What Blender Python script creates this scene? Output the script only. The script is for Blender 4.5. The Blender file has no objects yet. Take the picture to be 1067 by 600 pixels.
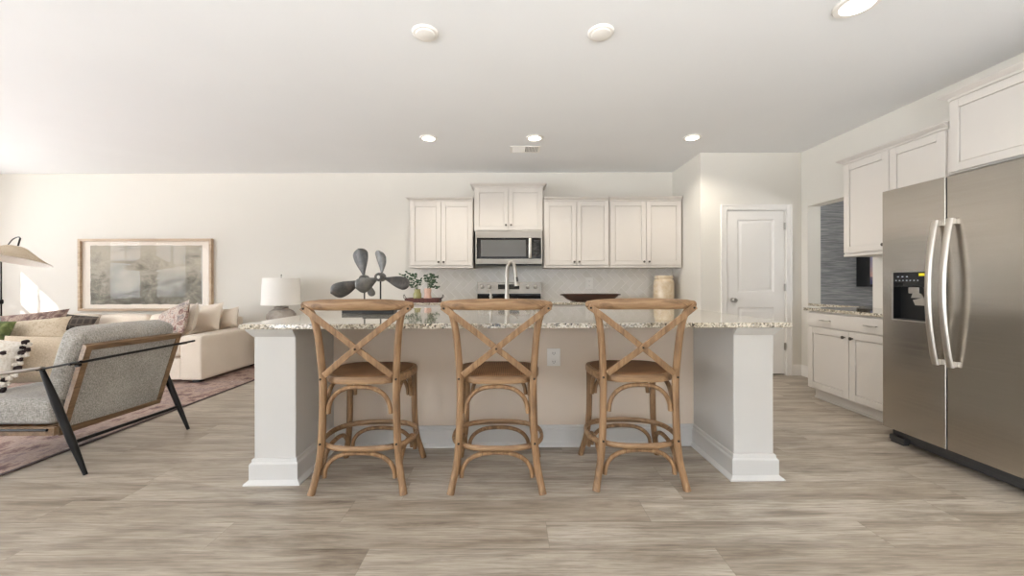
import bpy, bmesh, math, random
from mathutils import Vector, Matrix

random.seed(7)
C = bpy.context.scene.collection
PI = math.pi
R = math.radians

# ------------------------------------------------------------------ camera
cd = bpy.data.cameras.new('camera')
cam = bpy.data.objects.new('camera', cd)
C.objects.link(cam)
cam.location = (0, 0, 1.15)
cam.rotation_euler = (R(90), R(0.12), 0)
cd.sensor_width = 36
cd.lens = 400 / 1067 * 36
cd.shift_y = -5 / 1067
cd.clip_start = 0.05
cd.clip_end = 200
bpy.context.scene.camera = cam

# ------------------------------------------------------------------ light and exposure
sc = bpy.context.scene
sc.view_settings.view_transform = 'Standard'
sc.view_settings.look = 'None'
sc.view_settings.gamma = 1
sc.view_settings.use_curve_mapping = False
sc.view_settings.exposure = 0.34
sc.cycles.use_denoising = True
sc.cycles.max_bounces = 14
sc.cycles.diffuse_bounces = 10
sc.cycles.glossy_bounces = 6
sc.cycles.transparent_max_bounces = 12
sc.cycles.sample_clamp_indirect = 6
sc.cycles.caustics_reflective = False
sc.cycles.caustics_refractive = False

w = bpy.data.worlds.new('world')
sc.world = w
w.use_nodes = True
bg = w.node_tree.nodes['Background']
# invented surroundings: pale sky over ground brightened to light the ceiling
_n, _l = w.node_tree.nodes, w.node_tree.links
_tc = _n.new('ShaderNodeTexCoord')
_sp = _n.new('ShaderNodeSeparateXYZ')
_rp = _n.new('ShaderNodeValToRGB')
_l.new(_tc.outputs['Generated'], _sp.inputs[0])
_mp = _n.new('ShaderNodeMapRange')
_mp.inputs[1].default_value = -1
_l.new(_sp.outputs[2], _mp.inputs[0])
_l.new(_mp.outputs[0], _rp.inputs[0])
_e = _rp.color_ramp.elements
# (brightened ground, made-up dark horizon belt that cuts level light, open sky)
_e[0].position, _e[0].color = 0.36, (0.97, 0.985, 1.0, 1)
_e[1].position, _e[1].color = 0.43, (0.06, 0.065, 0.07, 1)
for _p, _c in ((0.60, (0.06, 0.065, 0.07, 1)), (0.68, (0.50, 0.58, 0.70, 1))):
    _x = _e.new(_p)
    _x.color = _c
# horizon made bright to the left (-X) and left dark behind, to steer light
_mx = _n.new('ShaderNodeMapRange')
_mx.inputs[1].default_value, _mx.inputs[2].default_value = -0.75, -0.35
_mx.inputs[3].default_value, _mx.inputs[4].default_value = 1.0, 0.0
_l.new(_sp.outputs[0], _mx.inputs[0])
_r2 = _n.new('ShaderNodeValToRGB')
_l.new(_mp.outputs[0], _r2.inputs[0])
_e = _r2.color_ramp.elements
_e[0].position, _e[0].color = 0.36, (0.97, 0.985, 1.0, 1)
_e[1].position, _e[1].color = 0.46, (0.64, 0.68, 0.72, 1)
_mm = _n.new('ShaderNodeMix')
_mm.data_type = 'RGBA'
_l.new(_mx.outputs[0], _mm.inputs[0])
_l.new(_rp.outputs[0], _mm.inputs[6])
_l.new(_r2.outputs[0], _mm.inputs[7])
_l.new(_mm.outputs[2], bg.inputs[0])
bg.inputs[1].default_value = 17

sd = bpy.data.lights.new('sun', 'SUN')
sd.energy = 7
sd.angle = R(0.6)
sd.color = (1, 0.95, 0.86)
sun = bpy.data.objects.new('sun', sd)
C.objects.link(sun)
sun.location = (-14, -4, 8)
sun.rotation_euler = Vector((0.695, 0.72, -0.663)).to_track_quat('-Z', 'Y').to_euler()


def portal(name, loc, size, direction):
    l = bpy.data.lights.new(name, 'AREA')
    l.shape = 'RECTANGLE'
    l.size, l.size_y = size
    l.cycles.is_portal = True
    o = bpy.data.objects.new(name, l)
    C.objects.link(o)
    o.location = loc
    o.rotation_euler = Vector(direction).to_track_quat('-Z', 'Z').to_euler()


XL, XR, YB, YR, HC = -8.0, 3.59, 5.6, -2.6, 2.76
LEFT_WINDOWS = [(-2.2, -0.5, 0.06, 2.14), (-0.2, 1.3, 0.06, 2.14), (1.55, 2.5, 0.8, 2.14),  # first two are unseen openings added for more light from the left
                (2.72, 3.5, 0.8, 2.14), (4.02, 4.75, 0.8, 2.28)]
ADDED_REAR_WINDOWS = [(-6.9, -5.5, 0.8, 2.14), (-4.3, -3.1, 0.06, 2.14), (-1.2, 2.6, 0.06, 2.05)]  # unseen windows, added and sized to light the room from behind
for a, b, z0, z1 in LEFT_WINDOWS:
    portal('window_daylight', (XL - 0.16, (a + b) / 2, (z0 + z1) / 2), (b - a, z1 - z0), (1, 0, 0))
for a, b, z0, z1 in ADDED_REAR_WINDOWS:
    portal('window_daylight', ((a + b) / 2, YR - 0.16, (z0 + z1) / 2), (b - a, z1 - z0), (0, 1, 0))


# ------------------------------------------------------------------ material helpers
def lin(c):
    return tuple(((v / 255) / 12.92 if v / 255 <= 0.04045 else ((v / 255 + 0.055) / 1.055) ** 2.4) for v in c) + (1,)


class NT:
    def __init__(s, name):
        s.m = bpy.data.materials.new(name)
        s.m.use_nodes = True
        s.n = s.m.node_tree.nodes
        s.l = s.m.node_tree.links
        s.b = s.n['Principled BSDF']

    def add(s, t, ins=None, **kw):
        n = s.n.new(t)
        for k, v in kw.items():
            setattr(n, k, v)
        for k, v in (ins or {}).items():
            s.set(n.inputs[k], v)
        return n

    def set(s, i, v):
        if hasattr(v, 'is_output'):
            s.l.new(v, i)
        else:
            i.default_value = v

    def math(s, op, a, b=0.0, c=None):
        n = s.add('ShaderNodeMath', operation=op)
        s.set(n.inputs[0], a)
        s.set(n.inputs[1], b)
        if c is not None:
            s.set(n.inputs[2], c)
        return n.outputs[0]

    def mix(s, f, a, b, mode='MIX'):
        n = s.add('ShaderNodeMix', data_type='RGBA', blend_type=mode)
        s.set(n.inputs[0], f)
        s.set(n.inputs[6], a)
        s.set(n.inputs[7], b)
        return n.outputs[2]

    def ramp(s, f, stops, interp='LINEAR'):
        n = s.add('ShaderNodeValToRGB')
        n.color_ramp.interpolation = interp
        e = n.color_ramp.elements
        while len(e) < len(stops):
            e.new(0.5)
        for k, (p, c) in enumerate(stops):
            e[k].position = p
            e[k].color = c
        s.set(n.inputs[0], f)
        return n.outputs[0]

    def coord(s, scale=(1, 1, 1), kind='Object', loc=(0, 0, 0), rot=(0, 0, 0)):
        t = s.add('ShaderNodeTexCoord')
        m = s.add('ShaderNodeMapping')
        m.inputs['Scale'].default_value = scale
        m.inputs['Location'].default_value = loc
        m.inputs['Rotation'].default_value = rot
        s.l.new(t.outputs[kind], m.inputs[0])
        return m.outputs[0]

    def noise(s, v, scale=5, detail=4, rough=0.55, dist=0.0):
        n = s.add('ShaderNodeTexNoise')
        s.set(n.inputs['Vector'], v)
        n.inputs['Scale'].default_value = scale
        n.inputs['Detail'].default_value = detail
        n.inputs['Roughness'].default_value = rough
        n.inputs['Distortion'].default_value = dist
        return n.outputs[0]

    def bump(s, h, strength=0.2, dist=0.01):
        n = s.add('ShaderNodeBump')
        n.inputs['Strength'].default_value = strength
        n.inputs['Distance'].default_value = dist
        s.l.new(h, n.inputs['Height'])
        s.l.new(n.outputs[0], s.b.inputs['Normal'])

    def base(s, v):
        s.set(s.b.inputs['Base Color'], v)

    def rough(s, v):
        s.set(s.b.inputs['Roughness'], v)

    def metal(s, v):
        s.b.inputs['Metallic'].default_value = v


def plain(name, rgb, rough=0.5, metal=0.0, var=0.04, scale=6, emit=None):
    t = NT(name)
    c = lin(rgb)
    n = t.noise(t.coord(), scale, 3)
    d = tuple(v * (1 - var) for v in c[:3]) + (1,)
    t.base(t.ramp(n, [(0.3, d), (0.7, c)]))
    t.rough(rough)
    t.metal(metal)
    if emit:
        t.b.inputs['Emission Color'].default_value = lin(emit[0])
        t.b.inputs['Emission Strength'].default_value = emit[1]
    return t.m


def wall_mat(name, rgb, rough=0.75):
    t = NT(name)
    c = lin(rgb)
    n = t.noise(t.coord(), 1.3, 2)
    t.base(t.ramp(n, [(0.3, tuple(v * 0.98 for v in c[:3]) + (1,)), (0.7, c)]))
    t.rough(rough)
    t.bump(t.noise(t.coord(), 240, 2), 0.05, 0.002)
    return t.m


def floor_mat():
    t = NT('vinyl_plank_floor')
    sep = t.add('ShaderNodeSeparateXYZ')
    t.l.new(t.coord(), sep.inputs[0])
    x, y = sep.outputs[0], sep.outputs[1]
    W, L = 0.185, 1.5
    ry = t.math('DIVIDE', y, W)
    row = t.math('FLOOR', ry)
    wn = t.add('ShaderNodeTexWhiteNoise', noise_dimensions='1D')
    t.l.new(row, wn.inputs['W'])
    rx = t.math('ADD', t.math('DIVIDE', x, L), t.math('MULTIPLY', wn.outputs[0], 3.7))
    col = t.math('FLOOR', rx)
    idn = t.math('ADD', t.math('MULTIPLY', row, 12.9898), t.math('MULTIPLY', col, 78.233))
    w2 = t.add('ShaderNodeTexWhiteNoise', noise_dimensions='1D')
    t.l.new(idn, w2.inputs['W'])
    h = w2.outputs[0]
    comb = t.add('ShaderNodeCombineXYZ')
    t.l.new(t.math('ADD', t.math('MULTIPLY', x, 1.0), t.math('MULTIPLY', h, 37.0)), comb.inputs[0])
    t.l.new(t.math('ADD', t.math('MULTIPLY', y, 7.5), t.math('MULTIPLY', h, 91.0)), comb.inputs[1])
    v = comb.outputs[0]
    broad = t.noise(v, 1.6, 6, 0.62, 0.6)
    comb2 = t.add('ShaderNodeCombineXYZ')
    t.l.new(t.math('ADD', t.math('MULTIPLY', x, 2.0), t.math('MULTIPLY', h, 11.0)), comb2.inputs[0])
    t.l.new(t.math('ADD', t.math('MULTIPLY', y, 58.0), t.math('MULTIPLY', h, 53.0)), comb2.inputs[1])
    fine = t.noise(comb2.outputs[0], 2.2, 5, 0.6, 0.3)
    base = t.ramp(broad, [(0.28, lin((118, 107, 94))), (0.40, lin((154, 143, 129))), (0.54, lin((178, 168, 154))), (0.72, lin((196, 187, 174)))])
    grain = t.ramp(fine, [(0.3, lin((134, 126, 116))), (0.56, (1, 1, 1, 1))])
    c = t.mix(0.5, base, grain, 'MULTIPLY')
    tone = t.ramp(h, [(0.0, lin((236, 232, 228))), (0.5, lin((246, 244, 242))), (1.0, (1, 1, 1, 1))])
    c = t.mix(1.0, c, tone, 'MULTIPLY')
    # plank seams
    fy = t.math('SUBTRACT', ry, row)
    fx = t.math('SUBTRACT', rx, col)
    sy = t.math('LESS_THAN', t.math('MINIMUM', fy, t.math('SUBTRACT', 1.0, fy)), 0.008)
    sx = t.math('LESS_THAN', t.math('MINIMUM', fx, t.math('SUBTRACT', 1.0, fx)), 0.0011)
    seam = t.math('MAXIMUM', sy, sx)
    c = t.mix(t.math('MULTIPLY', seam, 0.32), c, lin((96, 84, 74)))
    comb3 = t.add('ShaderNodeCombineXYZ')
    t.l.new(t.math('ADD', t.math('MULTIPLY', x, 5.5), t.math('MULTIPLY', h, 19.0)), comb3.inputs[0])
    t.l.new(t.math('ADD', t.math('MULTIPLY', y, 60.0), t.math('MULTIPLY', h, 71.0)), comb3.inputs[1])
    dash = t.ramp(t.noise(comb3.outputs[0], 1.0, 4, 0.65, 0.5), [(0.53, (0, 0, 0, 1)), (0.66, (1, 1, 1, 1))])
    c = t.mix(t.math('MULTIPLY', dash, 0.42), c, lin((112, 100, 88)))
    # dark worn streaks
    streak = t.noise(v, 3.4, 8, 0.7, 1.2)
    sm = t.ramp(streak, [(0.58, (0, 0, 0, 1)), (0.72, (1, 1, 1, 1))])
    c = t.mix(t.math('MULTIPLY', sm, 0.4), c, lin((112, 98, 86)))
    t.base(c)
    t.rough(t.math('ADD', t.math('MULTIPLY', fine, 0.15), 0.28))
    t.bump(fine, 0.12, 0.002)
    return t.m


def granite_mat():
    t = NT('speckled_granite')
    v = t.coord()
    vo = t.add('ShaderNodeTexVoronoi', feature='F1')
    vo.inputs['Scale'].default_value = 120
    t.l.new(t.mix(0.02, v, t.add('ShaderNodeTexNoise', {'Vector': v, 'Scale': 60.0}).outputs[1]), vo.inputs['Vector'])
    sep = t.add('ShaderNodeSeparateColor')
    t.l.new(vo.outputs['Color'], sep.inputs[0])
    n = t.noise(v, 14, 4, 0.6)
    f = t.math('ADD', t.math('MULTIPLY', sep.outputs[0], 0.72), t.math('MULTIPLY', n, 0.42))
    t.base(t.ramp(f, [(0.2, lin((40, 37, 34))), (0.29, lin((112, 102, 88))), (0.45, lin((150, 140, 120))),
                      (0.58, lin((186, 175, 156))), (0.8, lin((214, 206, 190))), (0.92, lin((172, 162, 144)))]))
    t.rough(0.06)
    t.b.inputs['Specular IOR Level'].default_value = 0.85
    t.b.inputs['Coat Weight'].default_value = 0.6
    t.b.inputs['Coat Roughness'].default_value = 0.04
    return t.m


def wood_mat(name, a, b, c, axis=0, scale=1.0, rough=0.5):
    t = NT(name)
    s = [26, 26, 26]
    s[axis] = 2.2
    v = t.coord(tuple(k * scale for k in s))
    n = t.noise(v, 1.0, 6, 0.6, 1.4)
    n2 = t.noise(t.coord(tuple(k * scale * 3 for k in s)), 1.5, 3, 0.6)
    col = t.ramp(n, [(0.28, lin(a)), (0.5, lin(b)), (0.72, lin(c))])
    g = t.ramp(n2, [(0.3, (0.72, 0.7, 0.68, 1)), (0.55, (1, 1, 1, 1))])
    t.base(t.mix(0.6, col, g, 'MULTIPLY'))
    t.rough(rough)
    t.bump(n2, 0.15, 0.002)
    return t.m


def woven_mat(name, a, b, scale=90, rough=0.7):
    t = NT(name)
    v = t.coord()
    w1 = t.add('ShaderNodeTexWave', {'Vector': v, 'Scale': scale / 6.28 * 1.0, 'Distortion': 0.6}, bands_direction='X')
    w2 = t.add('ShaderNodeTexWave', {'Vector': v, 'Scale': scale / 6.28 * 1.0, 'Distortion': 0.6}, bands_direction='Y')
    f = t.math('MULTIPLY', w1.outputs[1], w2.outputs[1])
    n = t.noise(v, 9, 4)
    f = t.math('ADD', t.math('MULTIPLY', f, 0.6), t.math('MULTIPLY', n, 0.45))
    t.base(t.ramp(f, [(0.15, lin(a)), (0.7, lin(b))]))
    t.rough(rough)
    t.bump(f, 0.5, 0.003)
    return t.m


def fabric_mat(name, a, b, scale=1.0, rough=0.95, thread=220):
    t = NT(name)
    v = t.coord()
    h = t.noise(t.coord((thread * 0.2, thread, thread)), scale, 2)
    g = t.noise(t.coord((thread, thread, thread * 0.2)), scale, 2)
    f = t.math('ADD', t.math('MULTIPLY', h, 0.5), t.math('MULTIPLY', g, 0.5))
    n = t.noise(v, 3, 3)
    f2 = t.math('ADD', f, t.math('MULTIPLY', t.math('SUBTRACT', n, 0.5), 0.25))
    t.base(t.ramp(f2, [(0.36, lin(a)), (0.62, lin(b))]))
    t.rough(rough)
    t.b.inputs['Sheen Weight'].default_value = 0.15
    t.bump(f, 0.25, 0.002)
    return t.m


def mottled_mat(name, stops, scale=8, detail=8, stretch=(1, 1, 1), rough=0.9, dist=0.8, bump=0.2):
    t = NT(name)
    n = t.noise(t.coord(stretch), scale, detail, 0.65, dist)
    t.base(t.ramp(n, [(p, lin(c)) for p, c in stops]))
    t.rough(rough)
    t.bump(n, bump, 0.004)
    return t.m


def steel_mat(name, rgb=(176, 174, 172), rough=0.28, axis=2):
    t = NT(name)
    s = [220, 220, 220]
    s[axis] = 220
    for k in range(3):
        if k != axis:
            s[k] = 1.2
    n = t.noise(t.coord(tuple(s)), 1.0, 3, 0.6)
    c = lin(rgb)
    t.base(t.ramp(n, [(0.3, tuple(v * 0.88 for v in c[:3]) + (1,)), (0.7, c)]))
    t.rough(t.math('ADD', t.math('MULTIPLY', n, 0.12), rough - 0.05))
    t.metal(1.0)
    t.b.inputs['Anisotropic'].default_value = 0.0
    return t.m


def pane_mat(name='window_glass', ior=1.45):
    t = NT(name)
    tr = t.add('ShaderNodeBsdfTransparent')
    gl = t.add('ShaderNodeBsdfGlossy')
    gl.inputs['Roughness'].default_value = 0.02
    fr = t.add('ShaderNodeFresnel')
    fr.inputs[0].default_value = ior
    mx = t.add('ShaderNodeMixShader')
    ge = t.add('ShaderNodeNewGeometry')
    t.l.new(t.math('MULTIPLY', fr.outputs[0], t.math('SUBTRACT', 1.0, ge.outputs['Backfacing'])), mx.inputs[0])
    t.l.new(tr.outputs[0], mx.inputs[1])
    t.l.new(gl.outputs[0], mx.inputs[2])
    t.l.new(mx.outputs[0], t.n['Material Output'].inputs[0])
    return t.m


def herring_mat():
    t = NT('herringbone_tile')
    v = t.coord((1, 1, 1), rot=(0, R(45), 0))
    sep = t.add('ShaderNodeSeparateXYZ')
    t.l.new(v, sep.inputs[0])
    P = 0.09
    u = t.math('DIVIDE', sep.outputs[0], P)
    q = t.math('DIVIDE', sep.outputs[2], P)
    cu, cq = t.math('FLOOR', u), t.math('FLOOR', q)
    k = t.math('FLOORED_MODULO', t.math('ADD', cu, cq), 4.0) if False else t.math('WRAP', t.math('ADD', cu, cq), 4.0, 0.0)
    horiz = t.math('LESS_THAN', k, 1.5)
    fu = t.math('FRACT', u)
    fq = t.math('FRACT', q)
    gu = t.math('LESS_THAN', t.math('MINIMUM', fu, t.math('SUBTRACT', 1.0, fu)), 0.035)
    gq = t.math('LESS_THAN', t.math('MINIMUM', fq, t.math('SUBTRACT', 1.0, fq)), 0.035)
    g = t.math('ADD', t.math('MULTIPLY', horiz, gq), t.math('MULTIPLY', t.math('SUBTRACT', 1.0, horiz), gu))
    wn = t.add('ShaderNodeTexWhiteNoise', noise_dimensions='2D')
    cb = t.add('ShaderNodeCombineXYZ')
    t.l.new(cu, cb.inputs[0])
    t.l.new(cq, cb.inputs[1])
    t.l.new(cb.outputs[0], wn.inputs['Vector'])
    c = t.ramp(wn.outputs[0], [(0, lin((215, 211, 203))), (1, lin((224, 220, 215)))])
    n = t.noise(t.coord(), 9, 5, 0.6, 1.2)
    c = t.mix(t.math('MULTIPLY', n, 0.18), c, lin((196, 192, 188)))
    t.base(t.mix(g, c, lin((236, 233, 228))))
    t.rough(0.25)
    return t.m


def rug_mat():
    t = NT('faded_rug')
    v = t.coord()
    vo = t.add('ShaderNodeTexVoronoi', feature='F1')
    vo.inputs['Scale'].default_value = 7
    t.l.new(v, vo.inputs['Vector'])
    n = t.noise(t.coord((1.0, 1.0, 1)), 11, 8, 0.7, 1.5)
    n3 = t.noise(t.coord((20, 2.5, 1)), 4, 4, 0.7)
    f = t.math('ADD', t.math('MULTIPLY', n, 0.6), t.math('MULTIPLY', vo.outputs[0], 0.35))
    f = t.math('ADD', f, t.math('MULTIPLY', t.math('SUBTRACT', n3, 0.5), 0.45))
    c = t.ramp(f, [(0.26, lin((74, 60, 66))), (0.38, lin((122, 94, 88))), (0.5, lin((170, 148, 134))), (0.62, lin((128, 106, 104))), (0.76, lin((196, 180, 164)))])
    t.base(c)
    t.rough(0.95)
    t.bump(n3, 0.4, 0.004)
    return t.m


def grass_mat():
    t = NT('grasscloth')
    n = t.noise(t.coord((3.5, 3.5, 75)), 1.0, 4, 0.6, 0.2)
    t.base(t.ramp(n, [(0.3, lin((104, 106, 110))), (0.5, lin((142, 143, 146))), (0.7, lin((176, 176, 177)))]))
    t.rough(0.8)
    t.bump(n, 0.5, 0.004)
    return t.m


def print_mat():
    t = NT('abstract_landscape_print')
    sep = t.add('ShaderNodeSeparateXYZ')
    t.l.new(t.coord(), sep.inputs[0])
    n = t.noise(t.coord((1, 1, 1.6)), 2.6, 10, 0.72, 0.6)
    n2 = t.noise(t.coord(), 26, 6, 0.7)
    # darker toward the ground of the pictured landscape
    hgt = t.math('MULTIPLY', t.math('SUBTRACT', sep.outputs[2], 0.55), 0.35)
    f = t.math('ADD', t.math('ADD', n, hgt), t.math('MULTIPLY', t.math('SUBTRACT', n2, 0.5), 0.30))
    t.base(t.ramp(f, [(0.3, lin((84, 78, 64))), (0.42, lin((122, 116, 102))), (0.52, lin((156, 148, 132))), (0.66, lin((176, 166, 148)))]))
    t.rough(0.6)
    return t.m


def dusk_mat():
    t = NT('dusk_sky_picture')
    sep = t.add('ShaderNodeSeparateXYZ')
    t.l.new(t.coord(kind='Generated'), sep.inputs[0])
    n = t.noise(t.coord((1, 1, 5)), 5, 5)
    f = t.math('ADD', sep.outputs[2], t.math('MULTIPLY', t.math('SUBTRACT', n, 0.5), 0.3))
    t.base(t.ramp(f, [(0.0, lin((76, 78, 112))), (0.10, lin((88, 84, 118))), (0.16, lin((214, 176, 166))), (0.4, lin((172, 162, 184))), (1.0, lin((120, 136, 184)))]))
    t.rough(0.4)
    return t.m


def plaid_mat(name, a, b, c, s=26):
    t = NT(name)
    v = t.coord()
    w1 = t.add('ShaderNodeTexWave', {'Vector': v, 'Scale': s / 6.28}, bands_direction='X')
    w2 = t.add('ShaderNodeTexWave', {'Vector': v, 'Scale': s / 6.28}, bands_direction='Z')
    f1 = t.ramp(w1.outputs[1], [(0.78, (0, 0, 0, 1)), (0.86, (1, 1, 1, 1))])
    f2 = t.ramp(w2.outputs[1], [(0.78, (0, 0, 0, 1)), (0.86, (1, 1, 1, 1))])
    n = t.noise(v, 60, 4)
    base = t.mix(n, lin(a), lin(b))
    t.base(t.mix(t.math('MULTIPLY', t.math('MAXIMUM', f1, f2), 0.75), base, lin(c)))
    t.rough(0.95)
    return t.m


M = {
    'wall': wall_mat('wall_paint', (215, 211, 203)),
    'ceil': wall_mat('ceiling_paint', (229, 230, 231), 0.85),
    'trim': plain('white_trim_paint', (230, 227, 223), 0.35, var=0.01),
    'isl': plain('island_white_paint', (198, 196, 192), 0.35, var=0.015),
    'islback': plain('greige_panel_paint', (220, 205, 188), 0.45, var=0.01),
    'cab': plain('cabinet_paint', (206, 200, 193), 0.4, var=0.01),
    'floor': floor_mat(),
    'granite': granite_mat(),
    'oak': wood_mat('honey_oak', (98, 72, 46), (140, 107, 74), (170, 138, 102), 2),
    'oakx': wood_mat('honey_oak_rail', (98, 72, 46), (140, 108, 76), (170, 139, 104), 0),
    'rattan': woven_mat('woven_rattan', (88, 58, 34), (150, 108, 70), 170),
    'screw': plain('aged_screw_metal', (52, 46, 40), 0.4, 1.0),
    'steel': steel_mat('brushed_steel', (196, 190, 182), 0.2, 2),
    'ksteel': steel_mat('stainless_appliance', (166, 160, 152), 0.34, 2),
    'handle': steel_mat('satin_handle_steel', (206, 200, 192), 0.3, 0),
    'knobmetal': plain('dark_pewter_knob', (92, 86, 80), 0.35, 0.8),
    'nickel': plain('satin_nickel', (186, 182, 176), 0.38, 1.0),
    'chrome': plain('brushed_nickel_faucet', (164, 158, 150), 0.34, 0.95),
    'black': plain('black_plastic', (16, 16, 17), 0.35),
    'bglass': plain('black_glass', (14, 14, 16), 0.06),
    'gray': plain('charcoal_plastic', (58, 56, 55), 0.45),
    'darkin': plain('dark_recess', (8, 8, 9), 0.4),
    'mwwin': plain('microwave_window', (96, 95, 94), 0.15),
    'white': plain('white_plastic', (232, 229, 224), 0.4, var=0.01),
    'yellow': plain('yellow_sticker', (226, 214, 40), 0.5),
    'legend': plain('pale_legend_ink', (170, 176, 182), 0.5),
    'tile': herring_mat(),
    'linen': fabric_mat('cream_linen', (206, 193, 177), (226, 215, 201), thread=500),
    'graytweed': fabric_mat('grey_tweed', (112, 107, 100), (176, 171, 164), thread=240),
    'beige': fabric_mat('beige_cotton', (192, 174, 150), (216, 201, 180)),
    'bronze': mottled_mat('aged_bronze', [(0.3, (36, 35, 34)), (0.5, (64, 61, 58)), (0.68, (92, 84, 78)), (0.8, (104, 78, 64))], 16, 6, rough=0.45),
    'brasspewter': mottled_mat('aged_pewter', [(0.3, (70, 70, 68)), (0.55, (102, 100, 96)), (0.8, (128, 122, 114))], 14, 6, rough=0.4),
    'bmetal': plain('black_metal', (26, 24, 23), 0.4, 0.6),
    'walnut': wood_mat('walnut', (86, 64, 44), (120, 94, 68), (140, 112, 84), 1, 0.8),
    'greywood': wood_mat('weathered_grey_wood', (98, 88, 78), (134, 123, 112), (158, 148, 136), 0, 0.8, 0.35),
    'rug': rug_mat(),
    'rugedge': plain('rug_binding', (78, 64, 62), 0.95),
    'frame': wood_mat('pale_oak_frame', (158, 132, 106), (186, 162, 136), (204, 182, 158), 0, 0.6),
    'mat': plain('cream_mat_board', (232, 222, 210), 0.8, var=0.02),
    'print': print_mat(),
    'pane': pane_mat(),
    'artglass': pane_mat('low_glare_glass', 1.22),
    'shade': plain('white_linen_shade', (238, 235, 230), 0.9, var=0.02),
    'wicker': woven_mat('pale_rattan_shade', (168, 150, 124), (222, 208, 186), 260),
    'ceramic': mottled_mat('grey_ceramic', [(0.3, (138, 130, 122)), (0.6, (172, 164, 156))], 8, 5, rough=0.5),
    'crock': mottled_mat('cream_stoneware', [(0.3, (184, 160, 130)), (0.55, (206, 190, 166)), (0.8, (218, 206, 188))], 5, 4, rough=0.2, bump=0.05),
    'darkwood': wood_mat('dark_carved_wood', (30, 18, 12), (58, 34, 24), (88, 56, 42), 0, 0.6, 0.4),
    'redwood': wood_mat('dark_red_wicker', (44, 18, 14), (82, 38, 30), (110, 60, 48), 2, 2.0),
    'olive': plain('olive_glass_vase', (150, 146, 96), 0.2),
    'pink': plain('blush_ceramic', (206, 170, 152), 0.35),
    'leaf': mottled_mat('green_leaf', [(0.3, (30, 52, 34)), (0.6, (58, 84, 56)), (0.8, (96, 118, 84))], 30, 3, rough=0.5),
    'stem': plain('green_stem', (72, 84, 50), 0.6),
    'floral': mottled_mat('floral_pillow', [(0.3, (92, 62, 62)), (0.42, (148, 118, 112)), (0.52, (196, 182, 168)), (0.62, (124, 116, 118)), (0.75, (184, 164, 150))], 16, 5),
    'brown': mottled_mat('faded_brown_tapestry', [(0.32, (72, 54, 50)), (0.48, (116, 92, 84)), (0.6, (158, 138, 124)), (0.75, (100, 78, 72))], 12, 6),
    'plaid': plaid_mat('dark_plaid', (44, 38, 34), (70, 60, 54), (104, 94, 84)),
    'tanpat': mottled_mat('tan_patterned', [(0.36, (168, 152, 130)), (0.5, (196, 182, 160)), (0.64, (176, 160, 138))], 22, 6),
    'green': mottled_mat('green_velvet', [(0.3, (60, 72, 40)), (0.55, (98, 108, 62)), (0.8, (146, 150, 104))], 14, 4),
    'cream': fabric_mat('cream_knit', (214, 204, 190), (240, 234, 226), thread=90),
    'tassel': plain('dark_tassel_yarn', (40, 26, 26), 0.95),
    'grass': grass_mat(),
    'dusk': dusk_mat(),
    'lit': plain('lit_diffuser', (255, 250, 240), 0.5, emit=((255, 244, 226), 6.0)),
}

# ------------------------------------------------------------------ mesh helpers


def catmull(P, n=8, closed=False):
    P = [Vector(p) for p in P]
    out = []
    m = len(P)
    for i in range(m if closed else m - 1):
        p1, p2 = P[i], P[(i + 1) % m]
        p0 = P[i - 1] if (i > 0 or closed) else p1 * 2 - p2
        p3 = P[(i + 2) % m] if (i + 2 < m or closed) else p2 * 2 - p1
        for k in range(n):
            t = k / n
            out.append(0.5 * ((2 * p1) + (p2 - p0) * t + (2 * p0 - 5 * p1 + 4 * p2 - p3) * t * t + (3 * p1 - p0 - 3 * p2 + p3) * t ** 3))
    if not closed:
        out.append(P[-1])
    return out


def interp(vals, t):
    if not isinstance(vals, (list, tuple)):
        return vals
    f = t * (len(vals) - 1)
    i = min(int(f), len(vals) - 2)
    return vals[i] + (vals[i + 1] - vals[i]) * (f - i)


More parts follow.
